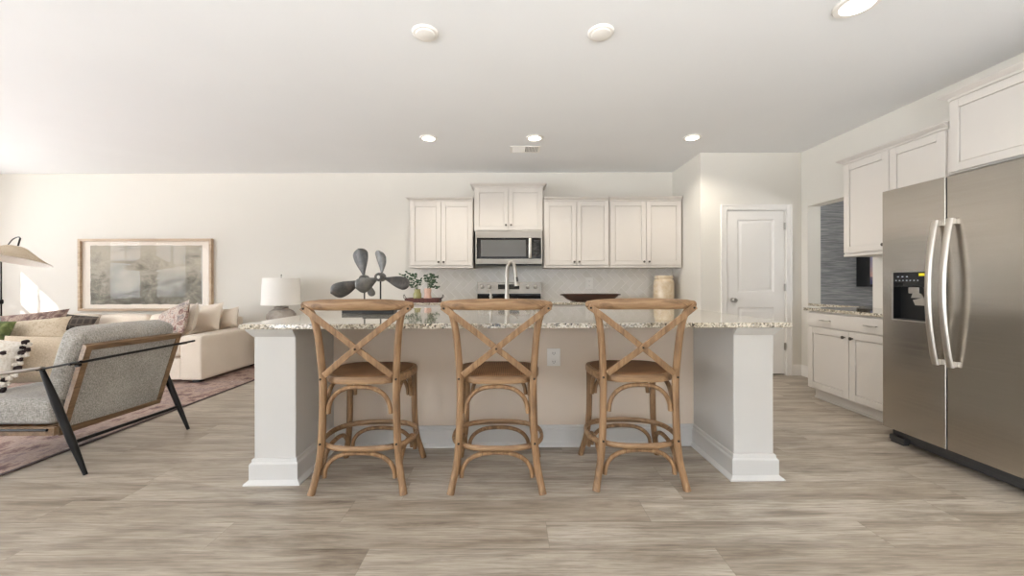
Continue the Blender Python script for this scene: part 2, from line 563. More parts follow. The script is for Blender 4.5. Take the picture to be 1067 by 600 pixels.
class MB:
    def __init__(s):
        s.bm = bmesh.new()
        s.X = Matrix.Identity(4)

    def v(s, p):
        return s.bm.verts.new(s.X @ Vector(p))

    def f(s, vs):
        try:
            return s.bm.faces.new(vs)
        except ValueError:
            return None

    def box(s, x0, x1, y0, y1, z0, z1, bev=0.0, seg=2):
        b = bmesh.new()
        bmesh.ops.create_cube(b, size=1)
        for q in b.verts:
            q.co = Vector(((x0 + x1) / 2 + q.co.x * (x1 - x0), (y0 + y1) / 2 + q.co.y * (y1 - y0), (z0 + z1) / 2 + q.co.z * (z1 - z0)))
        if bev > 0:
            bmesh.ops.bevel(b, geom=list(b.edges), offset=min(bev, 0.45 * min(abs(x1 - x0), abs(y1 - y0), abs(z1 - z0))), segments=seg, affect='EDGES', profile=0.5)
        s.merge(b)
        return s

    def merge(s, b):
        mp = {}
        for q in b.verts:
            mp[q] = s.v(q.co)
        for fc in b.faces:
            s.f([mp[q] for q in fc.verts])
        b.free()

    def sweep(s, path, ra, rb=None, up=(0, 0, 1), n=12, closed=False, smooth=6, box=False, caps=True):
        P = catmull(path, smooth, closed) if smooth > 1 else [Vector(p) for p in path]
        rb = ra if rb is None else rb
        m = len(P)
        up = Vector(up)
        rings = []
        prev = None
        for i, p in enumerate(P):
            a = P[i - 1] if (i > 0 or closed) else p
            b = P[(i + 1) % m] if (i < m - 1 or closed) else p
            t = (b - a).normalized()
            side = t.cross(up)
            if side.length < 0.15:
                side = prev.copy() if prev is not None else t.cross(Vector((0, 1, 0)))
            side = (side - t * side.dot(t)).normalized()
            if prev is not None and side.dot(prev) < 0:
                side = -side
            prev = side
            nn = side.cross(t).normalized()
            f = i / (m - 1 if not closed else m)
            A, B = interp(ra, f), interp(rb, f)
            ring = []
            if box:
                e = 0.25
                pts = [(A, B * (1 - e)), (A * (1 - e), B), (-A * (1 - e), B), (-A, B * (1 - e)), (-A, -B * (1 - e)), (-A * (1 - e), -B), (A * (1 - e), -B), (A, -B * (1 - e))]
            else:
                pts = [(A * math.cos(2 * PI * k / n), B * math.sin(2 * PI * k / n)) for k in range(n)]
            for (u, w_) in pts:
                ring.append(s.v(p + side * u + nn * w_))
            rings.append(ring)
        k = len(rings[0])
        for i in range(m if closed else m - 1):
            r0, r1 = rings[i], rings[(i + 1) % m]
            for j in range(k):
                s.f([r0[j], r0[(j + 1) % k], r1[(j + 1) % k], r1[j]])
        if not closed and caps:
            s.f(rings[0][::-1])
            s.f(rings[-1])
        return s

    def lathe(s, prof, c=(0, 0, 0), n=32, axis='z', sx=1.0, caps=True):
        rings = []
        for r, h in prof:
            ring = []
            for k in range(n):
                a = 2 * PI * k / n
                if axis == 'z':
                    p = (c[0] + r * math.cos(a) * sx, c[1] + r * math.sin(a), c[2] + h)
                elif axis == 'y':
                    p = (c[0] + r * math.cos(a), c[1] + h, c[2] + r * math.sin(a))
                else:
                    p = (c[0] + h, c[1] + r * math.cos(a), c[2] + r * math.sin(a))
                ring.append(s.v(p))
            rings.append(ring)
        for i in range(len(rings) - 1):
            for j in range(n):
                s.f([rings[i][j], rings[i][(j + 1) % n], rings[i + 1][(j + 1) % n], rings[i + 1][j]])
        if caps:
            s.f(rings[0][::-1])
            s.f(rings[-1])
        return s

    def prism(s, pts, y0, y1, plane='xz'):
        def P(a, b, h):
            return {'xz': (a, h, b), 'yz': (h, a, b), 'xy': (a, b, h)}[plane]
        A = [s.v(P(a, b, y0)) for a, b in pts]
        B = [s.v(P(a, b, y1)) for a, b in pts]
        n = len(pts)
        s.f(A)
        s.f(B[::-1])
        for i in range(n):
            s.f([A[i], A[(i + 1) % n], B[(i + 1) % n], B[i]])
        return s

    def soft(s, x0, x1, y0, y1, z0, z1, r=0.04, n=12, puff=0.0):
        c = Vector(((x0 + x1) / 2, (y0 + y1) / 2, (z0 + z1) / 2))
        h = Vector(((x1 - x0) / 2, (y1 - y0) / 2, (z1 - z0) / 2))
        r = min(r, h.x * 0.98, h.y * 0.98, h.z * 0.98)
        b = bmesh.new()
        bmesh.ops.create_cube(b, size=2)
        bmesh.ops.subdivide_edges(b, edges=list(b.edges), cuts=n, use_grid_fill=True)
        for q in b.verts:
            u = q.co.copy()
            w_ = Vector(tuple(math.copysign(abs(k) ** 0.6, k) for k in u))
            inner = Vector((w_.x * h.x, w_.y * h.y, w_.z * h.z))
            cl = Vector(tuple(max(-(h[k] - r), min(h[k] - r, inner[k])) for k in range(3)))
            d = inner - cl
            if d.length > 1e-6:
                d = d.normalized() * r
            p = cl + d
            if puff:
                g = [1 - (p[k] / h[k]) ** 2 for k in range(3)]
                for k in range(3):
                    o = [j for j in range(3) if j != k]
                    p[k] *= 1 + puff * max(g[o[0]], 0) * max(g[o[1]], 0)
            q.co = c + p
        s.merge(b)
        return s

    def pillow(s, w_, h, t, n=14, pinch=0.07):
        # lies in local xz, thickness along y, centred at origin
        b = bmesh.new()
        grid = {}
        for sd_ in (1, -1):
            for i in range(n + 1):
                for j in range(n + 1):
                    u, v_ = -1 + 2 * i / n, -1 + 2 * j / n
                    edge = (i in (0, n) or j in (0, n))
                    if edge and sd_ == -1:
                        grid[(sd_, i, j)] = grid[(1, i, j)]
                        continue
                    th = (max(0, (1 - u ** 4)) * max(0, (1 - v_ ** 4))) ** 0.5
                    th *= (1 - 0.25 * (u * u + v_ * v_) / 2)
                    x = u * (1 - pinch * (1 - v_ * v_)) if abs(u) > 0 else 0
                    z = v_ * (1 - pinch * (1 - u * u))
                    wr = 0.02 * math.sin(7 * u + 3 * v_) * th
                    grid[(sd_, i, j)] = b.verts.new((x * w_ / 2, sd_ * (th + wr) * t / 2, z * h / 2))
        for sd_ in (1, -1):
            for i in range(n):
                for j in range(n):
                    q = [grid[(sd_, i, j)], grid[(sd_, i + 1, j)], grid[(sd_, i + 1, j + 1)], grid[(sd_, i, j + 1)]]
                    if sd_ == 1:
                        q = q[::-1]
                    try:
                        b.faces.new(q)
                    except ValueError:
                        pass
        s.merge(b)
        return s

    def build(s, name, mat, parent=None, label=None, smooth=True, ang=35):
        root = parent
        while root is not None and root.parent is not None:
            root = root.parent
        if root is not None:
            off = root.get('_o')
            if off is not None:
                bmesh.ops.translate(s.bm, verts=s.bm.verts, vec=-Vector(off))
        bmesh.ops.recalc_face_normals(s.bm, faces=s.bm.faces)
        me = bpy.data.meshes.new(name)
        s.bm.to_mesh(me)
        s.bm.free()
        me.materials.append(mat if not isinstance(mat, str) else M[mat])
        if smooth:
            me.polygons.foreach_set('use_smooth', [True] * len(me.polygons))
            me.set_sharp_from_angle(angle=R(ang))
        o = bpy.data.objects.new(name, me)
        C.objects.link(o)
        if smooth:
            wn_ = o.modifiers.new('weighted_normal', 'WEIGHTED_NORMAL')
            wn_.keep_sharp = True
        if parent is not None:
            o.parent = parent
        if label:
            o['label'] = label
        return o


def thing(name, label, cat, loc=(0, 0, 0), group=None, world=True):
    """Empty at the thing's base. world=True: parts are drawn in world coordinates."""
    o = bpy.data.objects.new(name, None)
    C.objects.link(o)
    o.empty_display_size = 0.1
    o.location = loc
    if world:
        o['_o'] = loc
    o['label'] = label
    o['category'] = cat
    if group:
        o['group'] = group
    return o


def tag(o, label, cat, group=None):
    o['label'] = label
    o['category'] = cat
    if group:
        o['group'] = group
    return o


def rebase(o):
    """move the origin of a top-level mesh to its base centre"""
    me = o.data
    xs = [v.co for v in me.vertices]
    c = Vector(((min(p.x for p in xs) + max(p.x for p in xs)) / 2, (min(p.y for p in xs) + max(p.y for p in xs)) / 2, min(p.z for p in xs)))
    me.transform(Matrix.Translation(-c))
    o.location = c
    return o


def struct(name, mb, mat):
    o = mb.build(name, mat)
    o['kind'] = 'structure'
    return o


def dup(root, loc, label, group=None):
    r = root.copy()
    C.objects.link(r)
    r.location = loc
    r['label'] = label
    if group:
        r['group'] = group
    for ch in list(root.children):
        c = ch.copy()
        C.objects.link(c)
        c.parent = r
        for g in list(ch.children):
            d = g.copy()
            C.objects.link(d)
            d.parent = c
    return r


# ------------------------------------------------------------------ room shell
struct('floor', MB().box(XL - 0.2, 7.2, YR - 0.2, 8.2, -0.1, 0), 'floor')
struct('ceiling', MB().box(XL - 0.2, 7.2, YR - 0.2, 8.2, HC, HC + 0.12), 'ceil')
struct('wall_back', MB().box(XL - 0.15, 2.34, YB, YB + 0.15, 0, HC), 'wall')


def holed(axis, fixed0, fixed1, a0, a1, holes):
    """wall slab with rectangular holes; axis is the run direction"""
    mb = MB()

    def bx(u0, u1, z0, z1):
        if u1 - u0 < 1e-4 or z1 - z0 < 1e-4:
            return
        if axis == 'y':
            mb.box(fixed0, fixed1, u0, u1, z0, z1)
        else:
            mb.box(u0, u1, fixed0, fixed1, z0, z1)
    u = a0
    for (h0, h1, z0, z1) in sorted(holes):
        bx(u, h0, 0, HC)
        bx(h0, h1, 0, z0)
        bx(h0, h1, z1, HC)
        u = h1
    bx(u, a1, 0, HC)
    return mb


struct('wall_left', holed('y', XL - 0.15, XL, YR - 0.15, YB + 0.15, LEFT_WINDOWS), 'wall')
struct('wall_rear', holed('x', YR - 0.15, YR, XL, XR + 0.16, ADDED_REAR_WINDOWS), 'wall')
PT = (3.82, 4.66, 0.868, 2.075)      # the pass-through opening above the side counter
struct('wall_right', holed('y', XR, XR + 0.157, YR, 4.91, [PT]), 'wall')
# pantry closet: side and front with the doorway
struct('wall_pantry_side', MB().box(2.34, 2.44, 4.76, YB + 0.15, 0, HC), 'wall')
struct('wall_pantry_front', holed('x', 4.76, 4.86, 2.44, XR, [(2.655, 3.395, 0, 2.055)]), 'wall')
struct('wall_pantry_back', MB().box(2.44, XR + 0.157, YB, YB + 0.15, 0, HC), 'wall')
struct('wall_pantry_right', MB().box(XR, XR + 0.157, 4.91, YB, 0, HC), 'wall')

wn = 0
for (a, b, z0, z1) in LEFT_WINDOWS:
    wn += 1
    mb = MB()
    t = 0.05
    X0, X1 = XL - 0.10, XL - 0.05
    mb.box(X0, X1, a, a + t, z0, z1)
    mb.box(X0, X1, b - t, b, z0, z1)
    mb.box(X0, X1, a + t, b - t, z0, z0 + t)
    mb.box(X0, X1, a + t, b - t, z1 - t, z1)
    zm = z0 + (z1 - z0) * 0.6
    mb.box(X0, X1, a + t, b - t, zm - 0.025, zm + 0.025)
    mb.box(X0 + 0.01, X1 - 0.01, (a + b) / 2 - 0.012, (a + b) / 2 + 0.012, zm + 0.025, z1 - t)
    # casing on the room side
    cw = 0.08
    mb.box(XL, XL + 0.018, a - cw, a, z0 - cw, z1 + cw)
    mb.box(XL, XL + 0.018, b, b + cw, z0 - cw, z1 + cw)
    mb.box(XL, XL + 0.018, a, b, z1, z1 + cw)
    mb.box(XL, XL + 0.018, a, b, z0 - cw, z0)
    mb.box(XL - 0.04, XL + 0.05, a - 0.02, b + 0.02, z0 - 0.02, z0 + 0.005)
    wo = struct('window_%d' % wn, mb, 'trim')
    p = MB().box(XL - 0.078, XL - 0.073, a + t, b - t, z0 + t, z1 - t).build('pane', 'pane', wo)
for (a, b, z0, z1) in ADDED_REAR_WINDOWS:
    wn += 1
    mb = MB()
    t = 0.06
    Y0, Y1 = YR - 0.10, YR - 0.05
    mb.box(a, a + t, Y0, Y1, z0, z1)
    mb.box(b - t, b, Y0, Y1, z0, z1)
    mb.box(a + t, b - t, Y0, Y1, z0, z0 + t)
    mb.box(a + t, b - t, Y0, Y1, z1 - t, z1)
    mb.box((a + b) / 2 - 0.03, (a + b) / 2 + 0.03, Y0, Y1, z0 + t, z1 - t)
    cw = 0.08
    mb.box(a - cw, a, YR, YR + 0.018, max(z0 - cw, 0.0), z1 + cw)
    mb.box(b, b + cw, YR, YR + 0.018, max(z0 - cw, 0.0), z1 + cw)
    mb.box(a, b, YR, YR + 0.018, z1, z1 + cw)
    wo = struct('window_%d' % wn, mb, 'trim')  # rear windows are invented, put in for their light
    MB().box(a + t, b - t, YR - 0.078, YR - 0.073, z0 + t, z1 - t).build('pane', 'pane', wo)


def bprof(h=0.135, t=0.015):
    return [(0, 0), (t, 0), (t, h - 0.03), (t * 0.65, h - 0.018), (t * 0.5, h), (0, h)]


# baseboards (profile prism along a wall)
def base_x(name, x0, x1, y, sgn=-1, mat='trim'):
    mb = MB()
    mb.prism([(y + sgn * d, z) for d, z in bprof()], x0, x1, 'yz')
    return struct(name, mb, mat)


def base_y(name, y0, y1, x, sgn, mat='trim'):
    mb = MB()
    mb.prism([(x + sgn * d, z) for d, z in bprof()], y0, y1, 'xz')
    return struct(name, mb, mat)


base_x('baseboard_back', XL + 0.016, -1.5, YB)
base_y('baseboard_left', YR + 0.02, YB, XL, 1)
base_x('baseboard_pantry_left', 2.36, 2.585, 4.76)
base_x('baseboard_pantry_right', 3.463, XR - 0.016, 4.76)
base_y('baseboard_right', 3.89, 4.76, XR, -1)
base_y('baseboard_right_near', YR + 0.02, 1.85, XR, -1)

# the pantry door with its casing
mb = MB()
for (x0, x1, z0, z1) in ((2.585, 2.655, 0, 2.118), (3.395, 3.463, 0, 2.118), (2.655, 3.395, 2.055, 2.118)):
    mb.box(x0, x1, 4.742, 4.76, z0, z1, 0.004)
for (x0, x1, z0, z1) in ((2.585, 2.603, 0, 2.118), (3.445, 3.463, 0, 2.118), (2.603, 3.445, 2.10, 2.118)):
    mb.box(x0, x1, 4.734, 4.742, z0, z1, 0.003)
mb.box(2.655, 2.667, 4.76, 4.86, 0, 2.055)
mb.box(3.383, 3.395, 4.76, 4.86, 0, 2.055)
mb.box(2.667, 3.383, 4.76, 4.86, 2.045, 2.055)
struct('trim_1', mb, 'trim')


def panel_door_mesh():
    mb = MB()
    x0, x1, y0, y1, z0, z1 = 2.670, 3.379, 4.764, 4.80, 0.022, 2.041
    panels = [(2.80, 3.252, 1.034, 1.934), (2.80, 3.252, 0.25, 0.844)]
    # slab as bars around the sunk panels
    mb.box(x0, 2.80, y0, y1, z0, z1)
    mb.box(3.252, x1, y0, y1, z0, z1)
    mb.box(2.80, 3.252, y0, y1, 1.934, z1)
    mb.box(2.80, 3.252, y0, y1, 0.844, 1.034)
    mb.box(2.80, 3.252, y0, y1, z0, 0.25)
    for (a, b, c, d) in panels:
        # moulded slope down then raised centre field
        q0 = [(a, c), (b, c), (b, d), (a, d)]
        prev = [mb.v((px, y0, pz)) for px, pz in q0]
        for (ins, dep) in ((0.012, 0.010), (0.03, 0.013), (0.05, 0.004), (0.052, 0.003)):
            q = [(a + ins, c + ins), (b - ins, c + ins), (b - ins, d - ins), (a + ins, d - ins)]
            cur = [mb.v((px, y0 + dep, pz)) for px, pz in q]
            for i in range(4):
                mb.f([prev[i], prev[(i + 1) % 4], cur[(i + 1) % 4], cur[i]])
            prev = cur
        mb.f(prev)
    return mb


door = struct('door_1', panel_door_mesh(), 'trim')
mb = MB()
mb.lathe([(0.03, 0), (0.03, -0.008), (0.012, -0.012), (0.012, -0.04), (0.028, -0.05), (0.031, -0.062), (0.024, -0.074), (0.004, -0.078)], (2.735, 4.764, 0.935), 20, 'y')
mb.build('door_knob', 'nickel', door)
for z in (1.85, 1.09, 0.36):
    MB().box(3.372, 3.392, 4.752, 4.764, z - 0.045, z + 0.045, 0.002).box(3.377, 3.387, 4.746, 4.752, z - 0.045, z + 0.045, 0.002).build('hinge', 'nickel', door)

# the next room behind the pass-through
struct('wall_next_back', MB().box(3.75, 7.2, 6.5, 6.65, 0, HC), 'grass')
struct('wall_next_right', MB().box(7.05, 7.2, 2.2, 6.5, 0, HC), 'wall')
struct('wall_next_near', holed('x', 2.05, 2.2, 3.75, 7.2, [(4.6, 6.4, 0.5, 2.3)]), 'wall')
portal('window_daylight', (5.5, 2.04, 1.4), (1.8, 1.8), (0, 1, 0))
mb = MB()
for (a, b, c, d) in ((4.6, 4.66, 0.5, 2.3), (6.34, 6.4, 0.5, 2.3), (4.66, 6.34, 0.5, 0.56), (4.66, 6.34, 2.24, 2.3), (5.47, 5.53, 0.56, 2.24)):
    mb.box(a, b, 2.1, 2.15, c, d)
wo = struct('window_9', mb, 'trim')  # unseen window added to light the next room
MB().box(4.66, 6.34, 2.12, 2.125, 0.56, 2.24).build('pane', 'pane', wo)
pic = thing('framed_picture', 'black-framed picture of a purple dusk sky on the slate grasscloth wall', 'picture', (6.6, 6.5, 1.08))
mb = MB()
mb.box(5.83, 5.88, 6.30, 6.499, 1.08, 2.0, 0.003)
mb.box(7.0, 7.05, 6.30, 6.499, 1.08, 2.0, 0.003)
mb.box(5.88, 7.0, 6.30, 6.499, 1.08, 1.12, 0.003)
mb.box(5.88, 7.0, 6.30, 6.499, 1.96, 2.0, 0.003)
mb.build('frame', 'black', pic)
MB().box(5.88, 7.0, 6.32, 6.34, 1.12, 1.96).build('picture_sheet', 'dusk', pic)

# ------------------------------------------------------------------ ceiling fixtures
def downlight(x, y, label, r=0.095):
    t = thing('recessed_light', label, 'ceiling light', (x, y, HC), group=None)
    MB().lathe([(r * 0.68, -0.003), (r * 0.72, -0.010), (r * 0.95, -0.010), (r, -0.004), (r, 0)], (x, y, HC), 40).build('trim_ring', 'white', t)
    MB().lathe([(0.001, -0.014), (r * 0.55, -0.014), (r * 0.72, -0.0105), (r * 0.72, -0.004)], (x, y, HC), 32).build('diffuser', 'lit', t)
    l = bpy.data.lights.new('recessed_light_bulb', 'SPOT')
    l.energy = 34
    l.spot_size = R(150)
    l.spot_blend = 0.6
    l.shadow_soft_size = 0.06
    l.color = (1, 0.92, 0.80)
    o = bpy.data.objects.new('recessed_light_bulb', l)
    C.objects.link(o)
    o.location = (0, 0, -0.05)
    o.parent = t
    return t


downlight(-0.92, 4.25, 'lit recessed ceiling light farthest left, above the left end of the wall cabinets')
downlight(0.255, 4.25, 'lit recessed ceiling light beside the air vent')
downlight(2.0, 4.25, 'lit recessed ceiling light near the pantry closet corner')
downlight(2.0, 2.22, 'large lit recessed ceiling light closest to the refrigerator, top right of photo', 0.115)
for x, lab in ((-0.553, 'unlit round white ceiling disc on the left, over the left stool side'), (0.574, 'unlit round white ceiling disc on the right, nearer the refrigerator')):
    t = thing('ceiling_disc', lab, 'ceiling cover', (x, 2.466, HC))
    MB().lathe([(0.001, -0.022), (0.055, -0.021), (0.062, -0.016), (0.064, -0.009)], (x, 2.466, HC), 40).build('cover_plate', 'white', t)
    MB().lathe([(0.064, -0.012), (0.076, -0.012), (0.083, -0.006), (0.084, 0)], (x, 2.466, HC), 40).build('rim', 'white', t)
vt = thing('air_vent', 'white rectangular air vent in the ceiling', 'vent', (0.16, 4.61, HC))
mb = MB()
mb.box(-0.02, 0.34, 4.50, 4.52, HC - 0.008, HC, 0.002).box(-0.02, 0.34, 4.70, 4.72, HC - 0.008, HC, 0.002)
mb.box(-0.02, 0.01, 4.52, 4.70, HC - 0.008, HC, 0.002).box(0.31, 0.34, 4.52, 4.70, HC - 0.008, HC, 0.002)
mb.box(0.155, 0.165, 4.52, 4.70, HC - 0.008, HC, 0.002)
mb.build('frame', 'white', vt)
mb = MB()
for k in range(11):
    y = 4.53 + k * 0.016
    mb.prism([(y, HC - 0.002), (y + 0.010, HC - 0.009), (y + 0.012, HC - 0.009), (y + 0.003, HC - 0.001)], 0.01, 0.155, 'yz')
for k in range(8):
    x = 0.172 + k * 0.017
    mb.prism([(x, HC - 0.002), (x + 0.010, HC - 0.009), (x + 0.012, HC - 0.009), (x + 0.003, HC - 0.001)], 4.52, 4.70, 'xz')
mb.build('louvres', 'white', vt)
MB().box(0.01, 0.31, 4.52, 4.70, HC - 0.001, HC).build('duct', 'gray', vt)

# ------------------------------------------------------------------ cabinets
def shaker(x0, x1, z0, z1, y=0.0, rail=0.06, th=0.02):
    """door face at y-th, facing -Y"""
    mb = MB()
    f = y - th
    b = 0.002
    mb.box(x0, x0 + rail, f, y, z0, z1, b, 1)
    mb.box(x1 - rail, x1, f, y, z0, z1, b, 1)
    mb.box(x0 + rail, x1 - rail, f, y, z0, z0 + rail, b, 1)
    mb.box(x0 + rail, x1 - rail, f, y, z1 - rail, z1, b, 1)
    a0, a1, c0, c1 = x0 + rail, x1 - rail, z0 + rail, z1 - rail
    mb.box(a0, a1, y - 0.004, y - 0.001, c0, c1)
    g = 0.0045
    mb.box(a0 + g, a1 - g, f + 0.007, y - 0.004, c0 + g, c1 - g)
    return mb


def knob_at(parent, x, z, y=-0.02):
    mb = MB()
    mb.lathe([(0.006, 0), (0.005, -0.010), (0.008, -0.016), (0.0145, -0.020), (0.0145, -0.026), (0.006, -0.030)], (x, y, z), 16, 'y')
    return mb.build('knob', 'knobmetal', parent)


def crown(x0, x1, y0, yb, z0, z1, p=0.05, le=True, re=True):
    """stepped crown along the front and open ends; y0 the box face, yb the wall"""
    mb = MB()
    prof = [(0.0, 0.0), (0.006, 0.0), (0.010, 0.15), (0.012, 0.32), (0.022, 0.42), (0.036, 0.62), (0.044, 0.72), (0.046, 0.80), (0.05, 0.82), (0.05, 1.0), (0.0, 1.0)]
    k = p / 0.05
    H = z1 - z0
    rings = []
    for (d, h) in prof:
        d *= k
        zz = z0 + h * H
        xl = x0 - (d if le else 0)
        xr = x1 + (d if re else 0)
        rings.append([mb.v((xl, yb, zz)), mb.v((xl, y0 - d, zz)), mb.v((xr, y0 - d, zz)), mb.v((xr, yb, zz))])
    n = len(rings)
    for i in range(n):
        a, b = rings[i], rings[(i + 1) % n]
        for j in range(3):
            mb.f([a[j], a[j + 1], b[j + 1], b[j]])
    mb.f([r[0] for r in rings])
    mb.f([r[3] for r in rings][::-1])
    # lid
    mb.box(x0, x1, y0, yb, z1 - 0.01, z1 - 0.002)
    return mb


def wall_cabinet(label, loc, w_, z0, z1, split, depth=0.33, rz=0.0, crown_h=0.055, le=True, re=True, group='wall cabinets', rail=0.06, lightrail=True, knobs=True, crown_p=0.05):
    t = thing('wall_cabinet', label, 'cabinet', loc, group, world=False)
    t.rotation_euler = (0, 0, rz)
    h = z1 - z0
    # loc.z = z0 ; local z from 0
    mb = MB()
    mb.box(0, w_, 0, depth, 0, h, 0.001, 1)
    mb.build('body', 'cab', t)
    g = 0.012
    for (a, b, kx) in ((g, split - 0.003, split - 0.035), (split + 0.003, w_ - g, split + 0.035)):
        d = shaker(a, b, 0.035 if lightrail else 0.012, h - 0.012, 0, rail).build('door', 'cab', t)
        if knobs:
            knob_at(d, kx, 0.035 + 0.045)
    crown(0, w_, 0, depth, h + 0.0005, h + crown_h, crown_p, le, re).build('crown_moulding', 'cab', t)
    if lightrail:
        MB().box(0.0, w_, -0.012, -0.0005, 0.0, 0.022, 0.004).build('light_rail', 'cab', t)
    return t


YF = 5.265
wall_cabinet('pale two-door wall cabinet farthest left, left of the microwave', (-1.398, YF, 1.36), 0.868, 1.36, 2.272, 0.432, le=True, re=False)
wall_cabinet('short raised two-door wall cabinet directly above the microwave', (-0.518, YF, 1.862), 0.944, 1.862, 2.46, 0.472, crown_h=0.055, lightrail=False)
wall_cabinet('pale two-door wall cabinet just right of the microwave', (0.437, YF, 1.36), 0.895, 1.36, 2.272, 0.447, le=False, re=False)
wall_cabinet('pale two-door wall cabinet at the far right, against the pantry wall', (1.339, YF, 1.36), 0.985, 1.36, 2.272, 0.497, le=False, re=False)
# right-hand wall
wall_cabinet('pale wall cabinet over the side counter, partly behind the refrigerator', (3.265, 3.767, 1.40), 0.904, 1.40, 2.30, 0.462, depth=0.323, rz=R(-90), crown_h=0.05, le=True, re=False)
wall_cabinet('tall-set wall cabinet above the refrigerator', (3.265, 2.860, 1.95), 1.10, 1.95, 2.496, 0.55, depth=0.323, rz=R(-90), crown_h=0.05, lightrail=False)


def base_cabinet(label, loc, w_, depth, rz, split, pulls, name_group='base cabinets', h=0.868):
    t = thing('base_cabinet', label, 'cabinet', loc, name_group, world=False)
    t.rotation_euler = (0, 0, rz)
    MB().box(0, w_, 0, depth, 0.105, h, 0.001, 1).build('body', 'cab', t)
    MB().box(0.0, w_, 0.065, depth - 0.01, 0.0, 0.104).box(0, w_, 0.052, 0.064, 0, 0.02, 0.003).build('toe_kick', 'cab', t)
    g = 0.01
    zt = 0.725
    d = MB()
    d.box(g, w_ - g, -0.02, 0, zt, h - 0.015, 0.003)
    dr = d.build('drawer', 'cab', t)
    for px in pulls:
        mb = MB()
        zc = (zt + h - 0.015) / 2
        mb.sweep([(px - 0.055, -0.045, zc), (px - 0.02, -0.05, zc), (px + 0.02, -0.05, zc), (px + 0.055, -0.045, zc)], 0.005, n=8)
        mb.sweep([(px - 0.042, -0.02, zc), (px - 0.042, -0.047, zc)], 0.004, n=8, smooth=1)
        mb.sweep([(px + 0.042, -0.02, zc), (px + 0.042, -0.047, zc)], 0.004, n=8, smooth=1)
        mb.build('pull', 'nickel', dr)
    for (a, b, kx) in ((g, split - 0.003, split - 0.04), (split + 0.003, w_ - g, split + 0.04)):
        dd = shaker(a, b, 0.115, zt - 0.01).build('door', 'cab', t)
        knob_at(dd, kx, zt - 0.065)
    return t


base_cabinet('pale base cabinet with drawer and two doors next to the refrigerator', (2.985, 3.86, 0), 0.975, 0.604, R(-90), 0.477, (0.24, 0.70))
o = MB().box(2.955, XR - 0.001, 2.862, 3.895, 0.870, 0.90, 0.004).box(XR - 0.001, XR + 0.18, 3.822, 4.658, 0.870, 0.90, 0.004).build('side_countertop', 'granite')
tag(rebase(o), 'speckled granite countertop on the side base cabinet by the refrigerator', 'countertop')

for i, (x0, x1, lab) in enumerate(((-1.42, -0.505, 'low kitchen cabinet left of the range, behind the island'), (0.42, 1.38, 'low kitchen cabinet right of the range, behind the island'), (1.385, 2.335, 'low kitchen cabinet in the corner by the pantry, behind the island'))):
    base_cabinet(lab, (x0, 4.99, 0), x1 - x0, 0.60, 0, (x1 - x0) / 2, ((x1 - x0) / 2,))
for (x0, x1, lab) in ((-1.45, -0.505, 'granite counter left of the range under the potted greenery'), (0.42, 2.337, 'granite counter right of the range under the dark wooden bowl')):
    o = MB().box(x0, x1, 4.955, 5.589, 0.870, 0.90, 0.004).build('rear_countertop', 'granite')
    tag(rebase(o), lab, 'countertop')
o = MB().box(-1.42, 2.339, 5.590, 5.5995, 0.90, 1.36).build('backsplash', 'tile')
o['kind'] = 'structure'

# ------------------------------------------------------------------ wall outlets
def outlet(label, x, y, z, w_=0.10, h=0.155):
    t = thing('wall_outlet', label, 'outlet', (x, y, z - h / 2))
    MB().box(x - w_ / 2, x + w_ / 2, y - 0.006, y, z - h / 2, z + h / 2, 0.003).build('cover_plate', 'white', t)
    for dz in (-0.03, 0.03):
        s_ = MB().lathe([(0.018, -0.0063), (0.018, -0.009), (0.001, -0.009)], (x, y, z + dz), 20, 'y').build('socket', 'white', t)
        mb = MB()
        mb.box(x - 0.009, x - 0.006, y - 0.0105, y - 0.0091, z + dz - 0.006, z + dz + 0.006)
        mb.box(x + 0.006, x + 0.009, y - 0.0105, y - 0.0091, z + dz - 0.006, z + dz + 0.006)
        mb.box(x - 0.0025, x + 0.0025, y - 0.0105, y - 0.0091, z + dz - 0.014, z + dz - 0.010)
        mb.build('slots', 'gray', s_)
    return t


outlet('white outlet plate on the herringbone backsplash above the dark bowl', 1.127, 5.589, 1.148, 0.11, 0.165)

# ------------------------------------------------------------------ range and microwave
rg = thing('range', 'stainless electric range with four knobs against the backsplash', 'stove', (-0.044, 5.28, 0))
MB().box(-0.49, 0.41, 4.99, 5.585, 0.03, 0.895, 0.003).build('body', 'ksteel', rg)
MB().box(-0.50, 0.415, 4.95, 5.50, 0.8955, 0.915, 0.004).build('cooktop', 'bglass', rg)
MB().box(-0.48, 0.40, 4.955, 4.989, 0.18, 0.87, 0.004).build('oven_door', 'bglass', rg)
MB().sweep([(-0.42, 4.92, 0.80), (0.34, 4.92, 0.80)], 0.012, smooth=1).box(-0.41, -0.39, 4.92, 4.955, 0.79, 0.81).box(0.31, 0.33, 4.92, 4.955, 0.79, 0.81).build('oven_handle', 'handle', rg)
mb = MB()
mb.prism([(5.50, 0.9155), (5.585, 0.9155), (5.585, 1.166), (5.52, 1.166), (5.505, 1.02)], -0.50, 0.415, 'yz')
bgd = mb.build('backguard', 'ksteel', rg)
MB().box(-0.495, 0.41, 5.494, 5.5005, 0.925, 1.0, 0.001).build('vent_strip', 'bglass', rg)
mb = MB()
mb.X = Matrix.Translation((0, 5.5105, 1.1)) @ Matrix.Rotation(R(-5.5), 4, 'X')
mb.box(-0.20, 0.105, -0.006, 0.004, -0.036, 0.034, 0.002)
pnl = mb.build('control_panel', 'bglass', rg)
for kx in (-0.43, -0.325, 0.225, 0.335):
    MB().lathe([(0.030, 0.004), (0.030, -0.012), (0.024, -0.018), (0.020, -0.034), (0.001, -0.036)], (kx, 5.508, 1.10), 20, 'y').build('knob', 'handle', rg)
